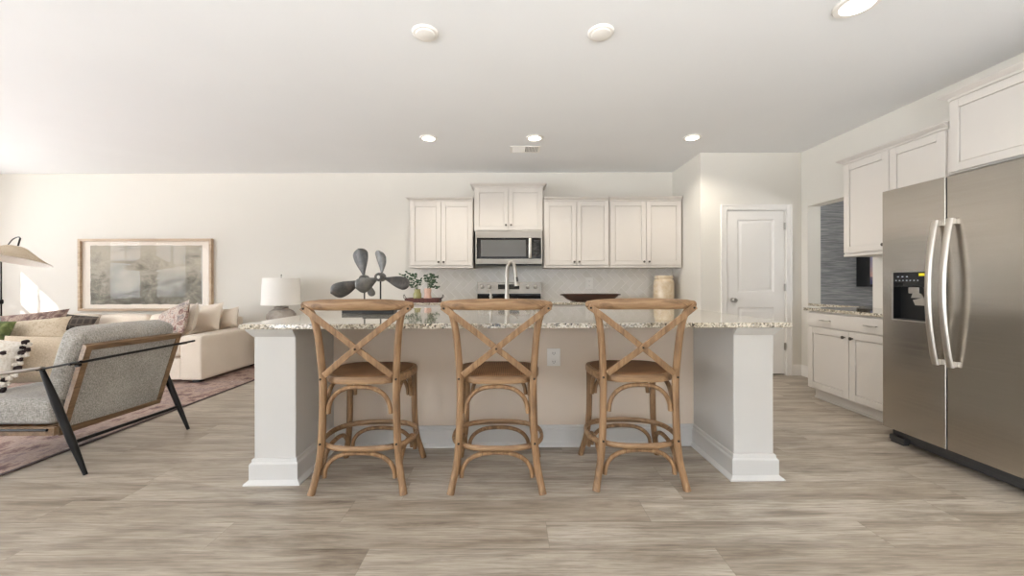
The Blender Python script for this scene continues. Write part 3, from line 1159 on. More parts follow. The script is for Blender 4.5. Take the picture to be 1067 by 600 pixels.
for cx, cy, r in ((-0.27, 5.1, 0.1), (0.2, 5.1, 0.12), (-0.27, 5.34, 0.12), (0.2, 5.34, 0.09)):
    MB().lathe([(r - 0.004, 0.0), (r - 0.004, 0.001), (r, 0.001), (r, 0)], (cx, cy, 0.9151), 32).build('burner_ring', 'gray', rg)

mw = thing('microwave', 'stainless over-the-range microwave with dark window and vertical bar handle', 'microwave', (-0.046, 5.38, 1.395))
MB().box(-0.495, 0.415, 5.22, 5.58, 1.41, 1.86, 0.003).build('body', 'ksteel', mw)
MB().box(-0.49, 0.41, 5.23, 5.5, 1.392, 1.409, 0.002).build('underside_grille', 'black', mw)
mb = MB()
mb.box(-0.495, 0.415, 5.195, 5.219, 1.765, 1.86, 0.003)
mb.box(-0.495, 0.415, 5.195, 5.219, 1.41, 1.48, 0.003)
mb.box(-0.495, -0.475, 5.195, 5.219, 1.48, 1.765, 0.001)
mb.box(0.395, 0.415, 5.195, 5.219, 1.48, 1.765, 0.001)
mb.build('face_frame', 'ksteel', mw)
dr = MB().box(-0.475, 0.275, 5.197, 5.219, 1.48, 1.765, 0.002).build('door', 'bglass', mw)
MB().box(-0.42, 0.19, 5.1945, 5.1965, 1.51, 1.735, 0.001).build('window', 'mwwin', dr)
MB().box(0.277, 0.395, 5.197, 5.219, 1.48, 1.765, 0.002).build('control_panel', 'bglass', mw)
mb = MB()
mb.box(0.30, 0.37, 5.1955, 5.1965, 1.715, 1.735)
for i in range(3):
    for j in range(4):
        mb.box(0.302 + i * 0.026, 0.316 + i * 0.026, 5.1958, 5.1966, 1.52 + j * 0.04, 1.526 + j * 0.04)
mb.build('keypad', 'gray', mw)
mb = MB()
mb.sweep([(0.245, 5.172, 1.49), (0.245, 5.160, 1.55), (0.245, 5.157, 1.62), (0.245, 5.160, 1.70), (0.245, 5.172, 1.755)], 0.020, 0.008, up=(0, 1, 0), n=12)
mb.box(0.235, 0.255, 5.17, 5.197, 1.49, 1.51, 0.002).box(0.235, 0.255, 5.17, 5.197, 1.735, 1.755, 0.002)
mb.build('handle', 'handle', dr)

# ------------------------------------------------------------------ refrigerator (local frame facing -Y, turned to face -X)
fr = thing('refrigerator', 'stainless side-by-side refrigerator with a black water dispenser', 'refrigerator', (2.70, 2.80, 0), world=False)
fr.rotation_euler = (0, 0, R(-90))
MB().box(0.004, 0.916, 0.07, 0.86, 0.05, 1.795, 0.004).build('cabinet_body', 'gray', fr)


def fridge_door(x0, x1, hole=None):
    mb = MB()
    z0, z1, y0, y1 = 0.11, 1.807, 0.0, 0.062
    # rounded vertical front edges
    r = 0.006
    if hole is None:
        mb.box(x0, x1, y0, y1, z0, z1, r * 0.7, 3)
    else:
        hx0, hx1, hz0, hz1 = hole
        b = bmesh.new()
        xs = [x0 + r, hx0, hx1, x1 - r]
        zs = [z0, hz0, hz1, z1]
        for i in range(3):
            for j in range(3):
                if i == 1 and j == 1:
                    continue
                b.faces.new([b.verts.new(p) for p in ((xs[i], y0, zs[j]), (xs[i + 1], y0, zs[j]), (xs[i + 1], y0, zs[j + 1]), (xs[i], y0, zs[j + 1]))])
        # edges rounding and body
        for sgn, xe in ((-1, x0), (1, x1)):
            for ii in range(3):
                prev = None
                pp = [(xe - sgn * r + sgn * r * math.sin(PI / 2 * k / 4), y0 + r - r * math.cos(PI / 2 * k / 4)) for k in range(5)] + [(xe, y1)]
                for (px, py) in pp:
                    cur = (b.verts.new((px, py, zs[ii])), b.verts.new((px, py, zs[ii + 1])))
                    if prev:
                        b.faces.new([prev[0], cur[0], cur[1], prev[1]])
                    prev = cur
        b.faces.new([b.verts.new(p) for p in ((x0, y0 + r, z1), (x0 + r, y0, z1), (x1 - r, y0, z1), (x1, y0 + r, z1), (x1, y1, z1), (x0, y1, z1))])
        b.faces.new([b.verts.new(p) for p in ((x0, y0 + r, z0), (x0 + r, y0, z0), (x1 - r, y0, z0), (x1, y0 + r, z0), (x1, y1, z0), (x0, y1, z0))])
        b.faces.new([b.verts.new(p) for p in ((x0, y1, z0), (x1, y1, z0), (x1, y1, z1), (x0, y1, z1))])
        for (p, q) in (((hx0, hz0), (hx1, hz0)), ((hx1, hz0), (hx1, hz1)), ((hx1, hz1), (hx0, hz1)), ((hx0, hz1), (hx0, hz0))):
            b.faces.new([b.verts.new((p[0], y0, p[1])), b.verts.new((q[0], y0, q[1])), b.verts.new((q[0], y0 + 0.055, q[1])), b.verts.new((p[0], y0 + 0.055, p[1]))])
        bmesh.ops.remove_doubles(b, verts=b.verts, dist=1e-5)
        mb.merge(b)
    return mb


HX0, HX1, HZ0, HZ1 = 0.075, 0.315, 0.888, 1.222
fz = fridge_door(0.0, 0.409, (HX0, HX1, HZ0, HZ1)).build('freezer_door', 'steel', fr, smooth=False)
fd = fridge_door(0.417, 0.92).build('fridge_door', 'steel', fr, smooth=False)


MB().box(0.4092, 0.4168, 0.003, 0.069, 0.112, 1.80).build('dark_seam_strip', 'darkin', fr)  # dark strip added so the gap between the doors looks shaded


def bar_handle(parent, x):
    mb = MB()
    mb.sweep([(x, -0.022, 0.63), (x, -0.040, 0.72), (x, -0.062, 0.90), (x, -0.070, 1.085), (x, -0.062, 1.27), (x, -0.040, 1.45), (x, -0.022, 1.54)], 0.019, 0.010, up=(0, 1, 0), n=16, smooth=8)
    mb.box(x - 0.015, x + 0.015, -0.03, 0.0, 0.632, 0.665, 0.003)
    mb.box(x - 0.015, x + 0.015, -0.03, 0.0, 1.505, 1.538, 0.003)
    mb.build('door_handle', 'handle', parent)


bar_handle(fz, 0.372)
bar_handle(fd, 0.455)
dp = MB()
# bezel, back and cavity walls of the dispenser
dp.box(HX0 - 0.004, HX0 + 0.008, -0.004, 0.0, HZ0 - 0.004, HZ1 + 0.004, 0.001)
dp.box(HX1 - 0.008, HX1 + 0.004, -0.004, 0.0, HZ0 - 0.004, HZ1 + 0.004, 0.001)
dp.box(HX0 + 0.008, HX1 - 0.008, -0.004, 0.0, HZ0 - 0.004, HZ0 + 0.006, 0.001)
dp.box(HX0 + 0.008, HX1 - 0.008, -0.004, 0.0, HZ1 - 0.004, HZ1 + 0.004, 0.001)
disp = dp.build('dispenser_bezel', 'nickel', fz)
mb = MB()
mb.box(HX0 + 0.001, HX1 - 0.001, 0.050, 0.054, HZ0 + 0.001, HZ1 - 0.001)
mb.box(HX0 + 0.001, HX0 + 0.006, 0.002, 0.05, HZ0 + 0.001, HZ1 - 0.001)
mb.box(HX1 - 0.006, HX1 - 0.001, 0.002, 0.05, HZ0 + 0.001, HZ1 - 0.001)
mb.box(HX0 + 0.006, HX1 - 0.006, 0.002, 0.05, HZ0 + 0.001, HZ0 + 0.01)
mb.build('dispenser_recess', 'darkin', fz)
MB().box(HX0 + 0.008, HX1 - 0.008, -0.002, 0.048, 1.118, HZ1 - 0.006, 0.002).build('dispenser_panel', 'bglass', fz)
MB().box(0.255, 0.305, -0.0035, -0.0022, 1.192, 1.210).build('dispenser_sticker', 'yellow', fz, 'yellow sticker')
mb = MB()
for k in range(7):
    mb.box(0.100 + k * 0.024, 0.108 + k * 0.024, -0.003, -0.0022, 1.160, 1.166)
for k in range(3):
    mb.box(0.112 + k * 0.03, 0.124 + k * 0.03, -0.003, -0.0022, 1.186, 1.192)
mb.build('dispenser_icons', 'legend', fz)
mb = MB()
mb.box(0.175, 0.245, 0.008, 0.045, 1.075, 1.117, 0.004)
mb.prism([(0.190, 1.045), (0.275, 1.045), (0.255, 1.075), (0.200, 1.075)], 0.012, 0.046)
mb.build('dispenser_spout', 'nickel', fz)
mb = MB()
mb.prism([(0.185, 1.03), (0.20, 0.995), (0.265, 0.995), (0.29, 1.035), (0.24, 1.045)], 0.030, 0.046)
mb.build('dispenser_paddle', 'handle', fz)
MB().box(0.05, 0.92, 0.095, 0.12, 0.012, 0.10, 0.006).build('toe_grille', 'gray', fr)
MB().box(0.0, 0.11, 0.045, 0.094, 0.012, 0.052, 0.008).box(0.01, 0.10, 0.05, 0.09, 0.0, 0.012).build('hinge_foot', 'gray', fr)
MB().box(0.80, 0.91, 0.045, 0.094, 0.0, 0.052, 0.008).build('hinge_foot', 'gray', fr)
MB().box(0.06, 0.14, 0.30, 0.38, 0.0, 0.05).box(0.78, 0.86, 0.30, 0.38, 0.0, 0.05).box(0.06, 0.86, 0.75, 0.8, 0.0, 0.05).build('rollers', 'black', fr)

# ------------------------------------------------------------------ island
IR = R(0.85)
IO = (0.02, 2.70, 0.0)
isl = thing('kitchen_island', 'white panelled kitchen island with two end piers and seating recess', 'kitchen island', IO)
Lo, Li, Ri, Ro = -1.500, -1.262, 1.300, 1.535
YP, YQ, YE = 2.245, 2.73, 3.54
MB().box(Lo, Li, YP, YQ - 0.0005, 0, 0.889, 0.003, 1).build('end_pier', 'isl', isl)
MB().box(Ri, Ro, YP, YQ - 0.0005, 0, 0.889, 0.003, 1).build('end_pier', 'isl', isl)
MB().box(Lo, Ro, YQ + .006, YE, 0, 0.889, 0.002, 1).build('cabinet_body', 'isl', isl)
MB().box(Li + .001, Ri - .001, YQ, YQ + .0055, 0.0, 0.889).build('back_panel', 'islback', isl, 'greige painted back panel')


def wrap(loop, closed, prof, z0, sgn=1):
    """run a profile (out, up) round a plan polyline; outward is to the right of travel times sgn"""
    mb = MB()
    n = len(loop)
    P = [Vector((p[0], p[1], 0)) for p in loop]

    def nrm(a, b):
        d = (b - a).normalized()
        return Vector((d.y, -d.x, 0)) * sgn
    offs = []
    for i in range(n):
        if closed or 0 < i < n - 1:
            n1 = nrm(P[i - 1], P[i])
            n2 = nrm(P[i], P[(i + 1) % n])
            m = (n1 + n2)
            m = m / max(m.dot(n1), 0.2)
        elif i == 0:
            m = nrm(P[0], P[1])
        else:
            m = nrm(P[-2], P[-1])
        offs.append(m)
    rings = [[mb.v((P[i].x + offs[i].x * d, P[i].y + offs[i].y * d, z0 + h)) for d, h in prof] for i in range(n)]
    k = len(prof)
    for i in range(n if closed else n - 1):
        a, b = rings[i], rings[(i + 1) % n]
        for j in range(k):
            mb.f([a[j], a[(j + 1) % k], b[(j + 1) % k], b[j]])
    if not closed:
        mb.f(rings[0])
        mb.f(rings[-1][::-1])
    return mb


isl_loop = [(Lo, YE), (Lo, YP), (Li, YP), (Li, YQ), (Ri, YQ), (Ri, YP), (Ro, YP), (Ro, YE)]
bp = [(0, 0), (0.042, 0), (0.040, 0.008), (0.022, 0.022), (0.020, 0.024), (0.020, 0.108), (0.016, 0.116), (0.010, 0.122), (0.010, 0.134), (0.006, 0.140), (0, 0.142)]
wrap(isl_loop, False, bp, 0.0, 1).build('baseboard', 'isl', isl)
capp = [(0, 0), (0.004, 0), (0.006, 0.004), (0.032, 0.040), (0.032, 0.046), (0, 0.046)]
for sgn_, (a, b) in ((1, (Lo, Li)), (1, (Ri, Ro))):
    loop = [(a, YQ), (a, YP), (b, YP), (b, YQ)]
    if a == Lo:
        loop = [(a, YQ), (a, YP), (b, YP)]
    else:
        loop = [(a, YP), (b, YP), (b, YQ)]
    wrap(loop, False, capp, 0.8425, 1).build('cap_moulding', 'isl', isl)
isl.rotation_euler = (0, 0, IR)

ct = thing('island_countertop', 'long polished speckled granite countertop on the island', 'countertop', (0.02, 2.70, 0.89))
MB().box(-1.556, 1.614, 2.195, 3.60, 0.8902, 0.92, 0.004).build('slab', 'granite', ct)
ct.rotation_euler = (0, 0, IR)
ot = outlet('white outlet plate on the island back panel beside the middle stool', 0.295, 2.727, 0.625, 0.094, 0.125)

# faucet and soap dispenser
fc = thing('faucet', 'brushed nickel gooseneck pull-down faucet on the island', 'faucet', (-0.03, 3.45, 0.9205))
fx, fy = -0.045, 3.45
MB().lathe([(0.03, 0), (0.03, 0.01), (0.024, 0.016), (0.021, 0.05), (0.021, 0.12)], (fx, fy, 0.9205), 24).build('base', 'chrome', fc)
mb = MB()
mb.sweep([(fx, fy, 1.04), (fx, fy, 1.15), (fx, fy, 1.25), (fx + 0.008, fy + 0.0, 1.31), (fx + 0.035, fy, 1.338), (fx + 0.062, fy, 1.315), (fx + 0.073, fy, 1.265), (fx + 0.078, fy, 1.215)], [0.019, 0.017, 0.0165, 0.016, 0.0155, 0.0155, 0.015, 0.016], n=16, up=(0, 1, 0))
mb.build('neck', 'chrome', fc)
sp = MB().sweep([(fx + 0.0775, fy, 1.214), (fx + 0.085, fy, 1.16), (fx + 0.090, fy, 1.125)], [0.017, 0.020, 0.026], n=16, up=(0, 1, 0)).build('spray_head', 'chrome', fc)
MB().sweep([(fx + 0.088, fy - 0.022, 1.205), (fx + 0.094, fy - 0.025, 1.165)], 0.009, 0.005, n=10, up=(0, 1, 0), smooth=1).build('button', 'black', sp)
MB().sweep([(fx + 0.02, fy, 0.97), (fx + 0.06, fy, 0.98), (fx + 0.10, fy, 1.01)], [0.009, 0.007, 0.006], n=10).build('lever', 'chrome', fc)
sd_ = thing('soap_dispenser', 'small pale pump soap dispenser left of the faucet', 'soap dispenser', (-0.19, 3.45, 0.9205))
MB().lathe([(0.022, 0), (0.022, 0.006), (0.013, 0.012), (0.012, 0.10), (0.014, 0.105), (0.014, 0.115), (0.006, 0.118)], (-0.19, 3.45, 0.9205), 20).build('pump_body', 'chrome', sd_)
MB().sweep([(-0.19, 3.45, 1.035), (-0.192, 3.45, 1.068), (-0.205, 3.45, 1.082), (-0.235, 3.45, 1.078)], [0.010, 0.010, 0.009, 0.006], n=10, up=(0, 1, 0)).build('spout', 'chrome', sd_)

# ------------------------------------------------------------------ stools
def make_stool():
    t = thing('bar_stool', 'x', 'bar stool', (0, 0, 0), 'cross-back stools at the island', world=False)
    for s in (-1, 1):
        p = [(.252 * s, -.223, 0.0), (.240 * s, -.210, .06), (.222 * s, -.196, .15), (.210 * s, -.190, .27), (.205 * s, -.187, .42), (.203 * s, -.188, .60), (.210 * s, -.196, .74), (.221 * s, -.207, .87), (.238 * s, -.218, .965), (.264 * s, -.224, 1.022)]
        MB().sweep(p, [.021, .0195, .020, .0205, .0205, .0205, .020, .0195, .019, .016], n=14).build('rear_leg', 'oak', t)
        p = [(.256 * s, .232, 0.0), (.245 * s, .216, .06), (.226 * s, .196, .14), (.214 * s, .184, .24), (.209 * s, .180, .36), (.208 * s, .178, .48), (.208 * s, .176, .598)]
        MB().sweep(p, [.019, .0185, .019, .0195, .019, .019, .020], n=14).build('front_leg', 'oak', t)
    # bent top rail
    P = []
    for k in range(13):
        u = -1 + 2 * k / 12
        P.append((u * .296, -.262 + .050 * abs(u) ** 2.2, 1.037 - 0.006 * u * u))
    n = len(P)
    ra = [.012, .017, .019, .020, .020, .020, .020, .020, .020, .020, .019, .017, .012]
    rb = [.020, .026, .029, .031, .031, .031, .0315, .031, .031, .031, .029, .026, .020]
    mb = MB()
    mb.sweep(P, ra, rb, n=18, smooth=3)
    # rounded end caps
    for s in (-1, 1):
        mb.X = Matrix.Translation((.296 * s, -.212, 1.031))
        mb.lathe([(0.0195 * math.cos(a), 0.012 * math.sin(a) * s) for a in [k * PI / 12 for k in range(0, 6)]] + [(0.001, 0.012 * s)], (0, 0, 0), 16, 'x')
    mb.X = Matrix.Identity(4)
    mb.build('top_rail', 'oakx', t)
    for s in (-1, 1):
        yy = -.252 if s < 0 else -.238
        MB().sweep([(.292 * s, -.236, 1.022), (.20 * s, -.248 - (.004 * s), .955), (.06 * s, -.244 - .006 * s, .845), (0, -.240 - .006 * s, .797), (-.06 * s, -.234 - .006 * s, .75), (-.185 * s, -.212, .648)], .0165, .0055, up=(0, 1, .0), n=12, box=True).build('cross_brace', 'oak', t)
    # seat: rounded trapezoid
    def outline(k=1.0, nn=56):
        pts = []
        for i in range(nn):
            a = 2 * PI * i / nn
            c, s_ = math.cos(a), math.sin(a)
            cx = math.copysign(abs(c) ** 0.62, c)
            cy = math.copysign(abs(s_) ** 0.62, s_)
            y = .008 + cy * .212 * k
            hw = (.246 + .034 * (cy * 0.9 if cy < 0 else cy * .5)) * k
            pts.append((cx * hw, y))
        return pts
    mb = MB()
    rings = []
    for (k, z) in ((0.93, .592), (0.985, .594), (1.0, .602), (1.0, .624), (.985, .634), (.93, .638), (.90, .636), (.90, .592)):
        rings.append([mb.v((x, y, z)) for x, y in outline(k)])
    for i in range(len(rings)):
        a, b = rings[i], rings[(i + 1) % len(rings)]
        for j in range(56):
            mb.f([a[j], a[(j + 1) % 56], b[(j + 1) % 56], b[j]])
    mb.build('seat_frame', 'oakx', t)
    mb = MB()
    prev = None
    for (k, z) in ((.898, .600), (.898, .636), (.86, .6405), (.75, .642), (.5, .6415), (.25, .641), (.02, .641)):
        cur = [mb.v((x, y, z)) for x, y in outline(k)]
        if prev:
            for j in range(56):
                mb.f([prev[j], prev[(j + 1) % 56], cur[(j + 1) % 56], cur[j]])
        else:
            mb.f(cur[::-1])
        prev = cur
    mb.f(prev)
    mb.build('seat', 'rattan', t, 'brown woven rattan seat')
    # foot ring
    pts = []
    for i in range(40):
        a = 2 * PI * i / 40
        c, s_ = math.cos(a), math.sin(a)
        pts.append((math.copysign(abs(c) ** .8, c) * .262, -.002 + math.copysign(abs(s_) ** .8, s_) * .208, .243))
    MB().sweep(pts, .0105, .0165, n=12, closed=True, smooth=2).build('foot_ring', 'oakx', t)

    def arch(a, b, z0, z1, r=.0125):
        a, b = Vector(a), Vector(b)
        P = []
        for k in range(15):
            u = -1 + 2 * k / 14
            x = math.copysign(abs(math.sin(u * PI / 2)) ** 1.0, u)
            h = (max(0, 1 - abs(x) ** 2.6)) ** (1 / 2.2)
            q = a.lerp(b, (x + 1) / 2)
            P.append((q.x, q.y, z0 + (z1 - z0) * h))
        return MB().sweep(P, r, r * 1.1, n=10, up=(0, 0, 1) if False else ((b - a).cross(Vector((0, 0, 1))).normalized()), smooth=3)
    arch((-.172, -.190, 0), (.172, -.190, 0), .432, .578).build('seat_arch', 'oak', t)
    arch((-.172, .170, 0), (.172, .170, 0), .432, .578).build('seat_arch', 'oak', t)
    arch((-.196, -.165, 0), (-.196, .150, 0), .432, .578).build('seat_arch', 'oak', t)
    arch((.196, -.165, 0), (.196, .150, 0), .432, .578).build('seat_arch', 'oak', t)
    arch((-.196, -.190, 0), (.196, -.190, 0), .078, .214).build('leg_arch', 'oak', t)
    arch((-.192, .180, 0), (.192, .180, 0), .090, .214).build('leg_arch', 'oak', t)
    arch((-.216, -.170, 0), (-.216, .165, 0), .085, .214).build('leg_arch', 'oak', t)
    arch((.216, -.170, 0), (.216, .165, 0), .085, .214).build('leg_arch', 'oak', t)
    for (x, y, z, ax) in ((0, -.2555, .797, 0), (-.283, -.2465, 1.014, 0), (.283, -.2465, 1.014, 0), (-.209, -.215, .27, 0), (.209, -.215, .27, 0), (-.207, -.2125, .625, 0), (.207, -.2125, .625, 0)):
        MB().lathe([(.006, 0.006), (.006, 0), (.004, -.002), (.001, -.0025)], (x, y, z), 12, 'y').build('screw', 'screw', t)
    for s in (-1, 1):
        MB().box(.165 * s - .018, .165 * s + .018, .150, .178, .562, .5915, .003).build('corner_block', 'oak', t)
    return t


st = make_stool()
st.location = (-.8445, 2.312, 0)
st['label'] = 'leftmost cross-back wooden stool at the island, in front of the propeller sculptures'
dup(st, (-.086, 2.315, 0), 'middle cross-back wooden stool at the island, in front of the faucet')
dup(st, (.715, 2.345, 0), 'rightmost cross-back wooden stool at the island, nearest the refrigerator')

# ------------------------------------------------------------------ propeller sculptures
def blade(mb, hub, ang, L, W, curl=0.0, pitch=25, tip=0.75):
    """blade in the xz plane from hub at angle ang (degrees), rounded paddle outline"""
    n, m = 22, 10
    a = R(ang)
    d = Vector((math.cos(a), 0, math.sin(a)))
    s_ = Vector((-math.sin(a), 0, math.cos(a)))
    top, bot = [], []
    for i in range(n + 1):
        u = 1 - (1 - i / n) ** 1.7
        wv = W * (0.16 + 0.84 * math.sin(min(1, u / tip) * PI / 2) ** 1.4) if u < tip else W * math.sqrt(max(0.0, 1 - ((u - tip) / (1 - tip)) ** 2)) + 0.002
        tw = R(pitch * (1 - 0.55 * u))
        off = curl * (u ** 1.6)
        ct_, cb_ = [], []
        for j in range(m + 1):
            v_ = -1 + 2 * j / m
            p = Vector(hub) + d * (0.022 + (L - 0.022) * u) + s_ * (off + v_ * wv / 2 * math.cos(tw)) + Vector((0, v_ * wv / 2 * math.sin(tw) + 0.02 * (v_ * v_ - .5) * u, 0))
            th = 0.006 * (1 - v_ * v_) * (1 - 0.6 * u) + 0.0015
            ct_.append(mb.v(p + Vector((0, th, 0))))
            cb_.append(mb.v(p - Vector((0, th, 0))))
        top.append(ct_)
        bot.append(cb_)
    for i in range(n):
        for j in range(m):
            mb.f([top[i][j], top[i + 1][j], top[i + 1][j + 1], top[i][j + 1]])
            mb.f([bot[i][j], bot[i][j + 1], bot[i + 1][j + 1], bot[i + 1][j]])
        mb.f([top[i][0], bot[i][0], bot[i + 1][0], top[i + 1][0]])
        mb.f([top[i][m], top[i + 1][m], bot[i + 1][m], bot[i][m]])
    mb.f([top[n][j] for j in range(m + 1)] + [bot[n][j] for j in range(m, -1, -1)])
    mb.f([top[0][j] for j in range(m, -1, -1)] + [bot[0][j] for j in range(m + 1)])


pr = thing('propeller_sculpture', 'bronze propeller sculpture on the left, its blades raised highest', 'sculpture', (-1.19, 3.03, 0.9205), 'propeller sculptures')
hub = (-1.165, 3.03, 1.185)
for (ang, L, W, cu, mt) in ((100, .245, .140, .0, 'bronze'), (207, .285, .125, -.02, 'bronze'), (-64, .15, .055, .0, 'brasspewter')):
    mb = MB()
    blade(mb, hub, ang, L, W, cu, 28)
    mb.build('blade', mt, pr)
MB().lathe([(.018, -.045), (.030, -.04), (.034, 0), (.030, .04), (.018, .045)], hub, 20, 'y').build('hub', 'bronze', pr)
MB().sweep([(-1.165, 3.03, .96), (-1.165, 3.03, 1.16)], .006, smooth=1).build('rod', 'bronze', pr)
MB().box(-1.325, -1.165 + .075, 2.985, 3.075, .9205, .955, .002).build('base', 'black', pr)

pr = thing('propeller_sculpture', 'smaller pewter-toned propeller sculpture on the right with open round hub', 'sculpture', (-1.0, 2.92, 0.9205), 'propeller sculptures')
hub = (-1.0, 2.92, 1.198)
for (ang, L, W, cu, mt) in ((76, .195, .098, .060, 'brasspewter'), (-14, .225, .100, -.008, 'bronze'), (204, .205, .120, .0, 'brasspewter')):
    mb = MB()
    blade(mb, hub, ang, L, W, cu, 30)
    mb.build('blade', mt, pr)
mb = MB()
mb.lathe([(.014, -.05), (.030, -.05), (.034, -.03), (.034, .03), (.028, .045), (.014, .045), (.014, -.05)], hub, 24, 'y', caps=False)
mb.build('hub', 'bronze', pr)
MB().lathe([(.013, -.044), (.011, -.048), (.001, -.049)], hub, 20, 'y').build('hub_bright_disc', 'white', pr, 'pale hub centre')  # white disc put in for the bright spot in the hub opening
MB().sweep([(-1.0, 2.92, .96), (-1.0, 2.92, 1.167)], .006, smooth=1).build('rod', 'bmetal', pr)
MB().box(-1.122, -.887, 2.875, 2.965, .9205, .955, .002).build('base', 'black', pr)

# ------------------------------------------------------------------ things on the rear counters
ty = 5.12
tr = thing('serving_tray', 'dark red woven tray with black wire handles on the rear counter', 'tray', (-1.185, ty, 0.9005))
mb = MB()
mb.box(-1.395, -.965, ty - .11, ty + .11, .9005, .912, .003)
mb.build('base', 'darkwood', tr)
mb = MB()
for (x0, x1, y0, y1) in ((-1.40, -.96, ty - .125, ty - .111), (-1.40, -.96, ty + .111, ty + .125), (-1.40, -1.386, ty - .111, ty + .111), (-.974, -.96, ty - .111, ty + .111)):
    mb.box(x0, x1, y0, y1, .9005, .955, .004)
mb.build('woven_side', 'redwood', tr)
for s, x in ((-1, -1.40), (1, -.96)):
    MB().sweep([(x, ty - .05, .94), (x + .035 * s, ty - .045, .965), (x + .04 * s, ty - .02, .995), (x + .04 * s, ty + .02, .995), (x + .035 * s, ty + .045, .965), (x, ty + .05, .94)], .004, n=8).build('handle', 'bmetal', tr)
o = MB().lathe([(.001, 0), (.045, 0), (.052, .02), (.055, .06), (.052, .10), (.040, .125), (.038, .15), (.043, .16), (.039, .158), (.034, .15), (.034, .12), (.001, .10)], (-1.262, ty, .9125), 28).build('vase', 'olive')
tag(rebase(o), 'olive green vase on the tray, left of the pink one', 'vase')
o = MB().lathe([(.001, 0), (.046, 0), (.052, .02), (.053, .05), (.042, .085), (.046, .12), (.050, .15), (.040, .17), (.036, .168), (.036, .12), (.001, .10)], (-1.125, ty, .9125), 28).build('vase', 'pink')
tag(rebase(o), 'blush pink vase on the tray, right of the olive one', 'vase')


def leafy(cx, cy, z0, tips, label, seed):
    rnd = random.Random(seed)
    t = thing('leafy_branches', label, 'foliage', (cx, cy, z0))
    sm, lm = MB(), MB()
    for (tx, ty_, tz) in tips:
        mid = ((cx * 0.55 + tx * 0.45), (cy + ty_) / 2, z0 + (tz - z0) * 0.62 + .02)
        P = catmull([(cx, cy, z0), mid, (tx, ty_, tz)], 8)
        sm.sweep(P, [.003, .002, .0012], n=6, smooth=1)
        for i in range(5, len(P), 2):
            for sgn in (-1, 1):
                p = P[i]
                dirv = Vector((sgn * rnd.uniform(.4, 1), rnd.uniform(-.6, .6), rnd.uniform(-.4, .7))).normalized()
                L = rnd.uniform(.034, .052)
                W = L * .26
                nrm = Vector((rnd.uniform(-.5, .5), -1, rnd.uniform(-.5, .5))).normalized()
                sd2 = dirv.cross(nrm).normalized()
                q = [p, p + dirv * L * .35 + sd2 * W, p + dirv * L * .7 + sd2 * W * .8, p + dirv * L, p + dirv * L * .7 - sd2 * W * .8, p + dirv * L * .35 - sd2 * W]
                mid_ = p + dirv * L * .5 + nrm * .006
                vs = [lm.v(k) for k in q]
                c = lm.v(mid_)
                for k in range(6):
                    lm.f([vs[k], vs[(k + 1) % 6], c])
    sm.build('stems', 'stem', t)
    lm.build('leaves', 'leaf', t, smooth=False)


leafy(-1.262, ty, 1.062, [(-1.49, ty, 1.27), (-1.52, ty - .03, 1.17), (-1.40, ty, 1.30), (-1.30, ty - .04, 1.28), (-1.42, ty - .03, 1.12), (-1.22, ty, 1.20)], 'spreading leafy green branches in the olive vase, left bunch', 3)
leafy(-1.125, ty, 1.074, [(-1.15, ty, 1.27), (-1.05, ty - .03, 1.28), (-.99, ty, 1.25), (-.97, ty, 1.09), (-1.02, ty, 1.17)], 'shorter leafy green branches in the pink vase, right bunch', 5)

by = 5.2
db = thing('dough_bowl', 'long dark carved wooden bowl on the rear counter under the outlet', 'bowl', (1.06, by, 0.9005))
mb = MB()
rings = []
for (k, z, ky) in ((.62, 0, .6), (.80, .03, .78), (.97, .085, .97), (1.0, .100, 1.0), (.985, .103, .98), (.93, .095, .90), (.76, .035, .68), (.58, .016, .5)):
    rg_ = []
    for i in range(40):
        a = 2 * PI * i / 40
        c, s2 = math.cos(a), math.sin(a)
        rg_.append(mb.v((1.06 + math.copysign(abs(c) ** .75, c) * .395 * k, by + math.copysign(abs(s2) ** .75, s2) * .13 * ky, .9005 + z)))
    rings.append(rg_)
for i in range(len(rings) - 1):
    for j in range(40):
        mb.f([rings[i][j], rings[i][(j + 1) % 40], rings[i + 1][(j + 1) % 40], rings[i + 1][j]])
mb.f(rings[0][::-1])
mb.f(rings[-1])
mb.build('hollow_body', 'darkwood', db)
for s in (-1, 1):
    MB().box(1.06 + s * .385 - .02, 1.06 + s * .385 + .02, by - .03, by + .03, .985, 1.001, .005).build('grip', 'darkwood', db)
jr = thing('stoneware_crock', 'cream stoneware crock on the rear counter beside the pantry wall', 'jar', (2.125, 5.38, 0.9005))
MB().lathe([(.001, 0), (.125, 0), (.136, .015), (.138, .05), (.138, .25), (.134, .275), (.118, .30), (.112, .31), (.105, .31), (.105, .28), (.12, .26), (.12, .03), (.001, .02)], (2.125, 5.38, .9005), 40).build('body', 'crock', jr)
MB().lathe([(.113, .303), (.122, .312), (.124, .335), (.116, .350), (.098, .350), (.098, .303)], (2.125, 5.38, .9005), 40).build('rim', 'crock', jr)

# ------------------------------------------------------------------ living area
rug = thing('area_rug', 'faded brown and mauve patterned rug under the sofa and armchair', 'rug', (-5.5, 3.2, 0))
MB().box(-7.85, -3.085, 1.3, 5.46, 0.0, 0.010, .003).build('pile', 'rug', rug)
MB().box(-3.084, -3.06, 1.3, 5.46, 0.0, 0.009, .003).box(-7.85, -3.085, 5.4605, 5.48, 0.0, 0.009, .003).build('binding', 'rugedge', rug)

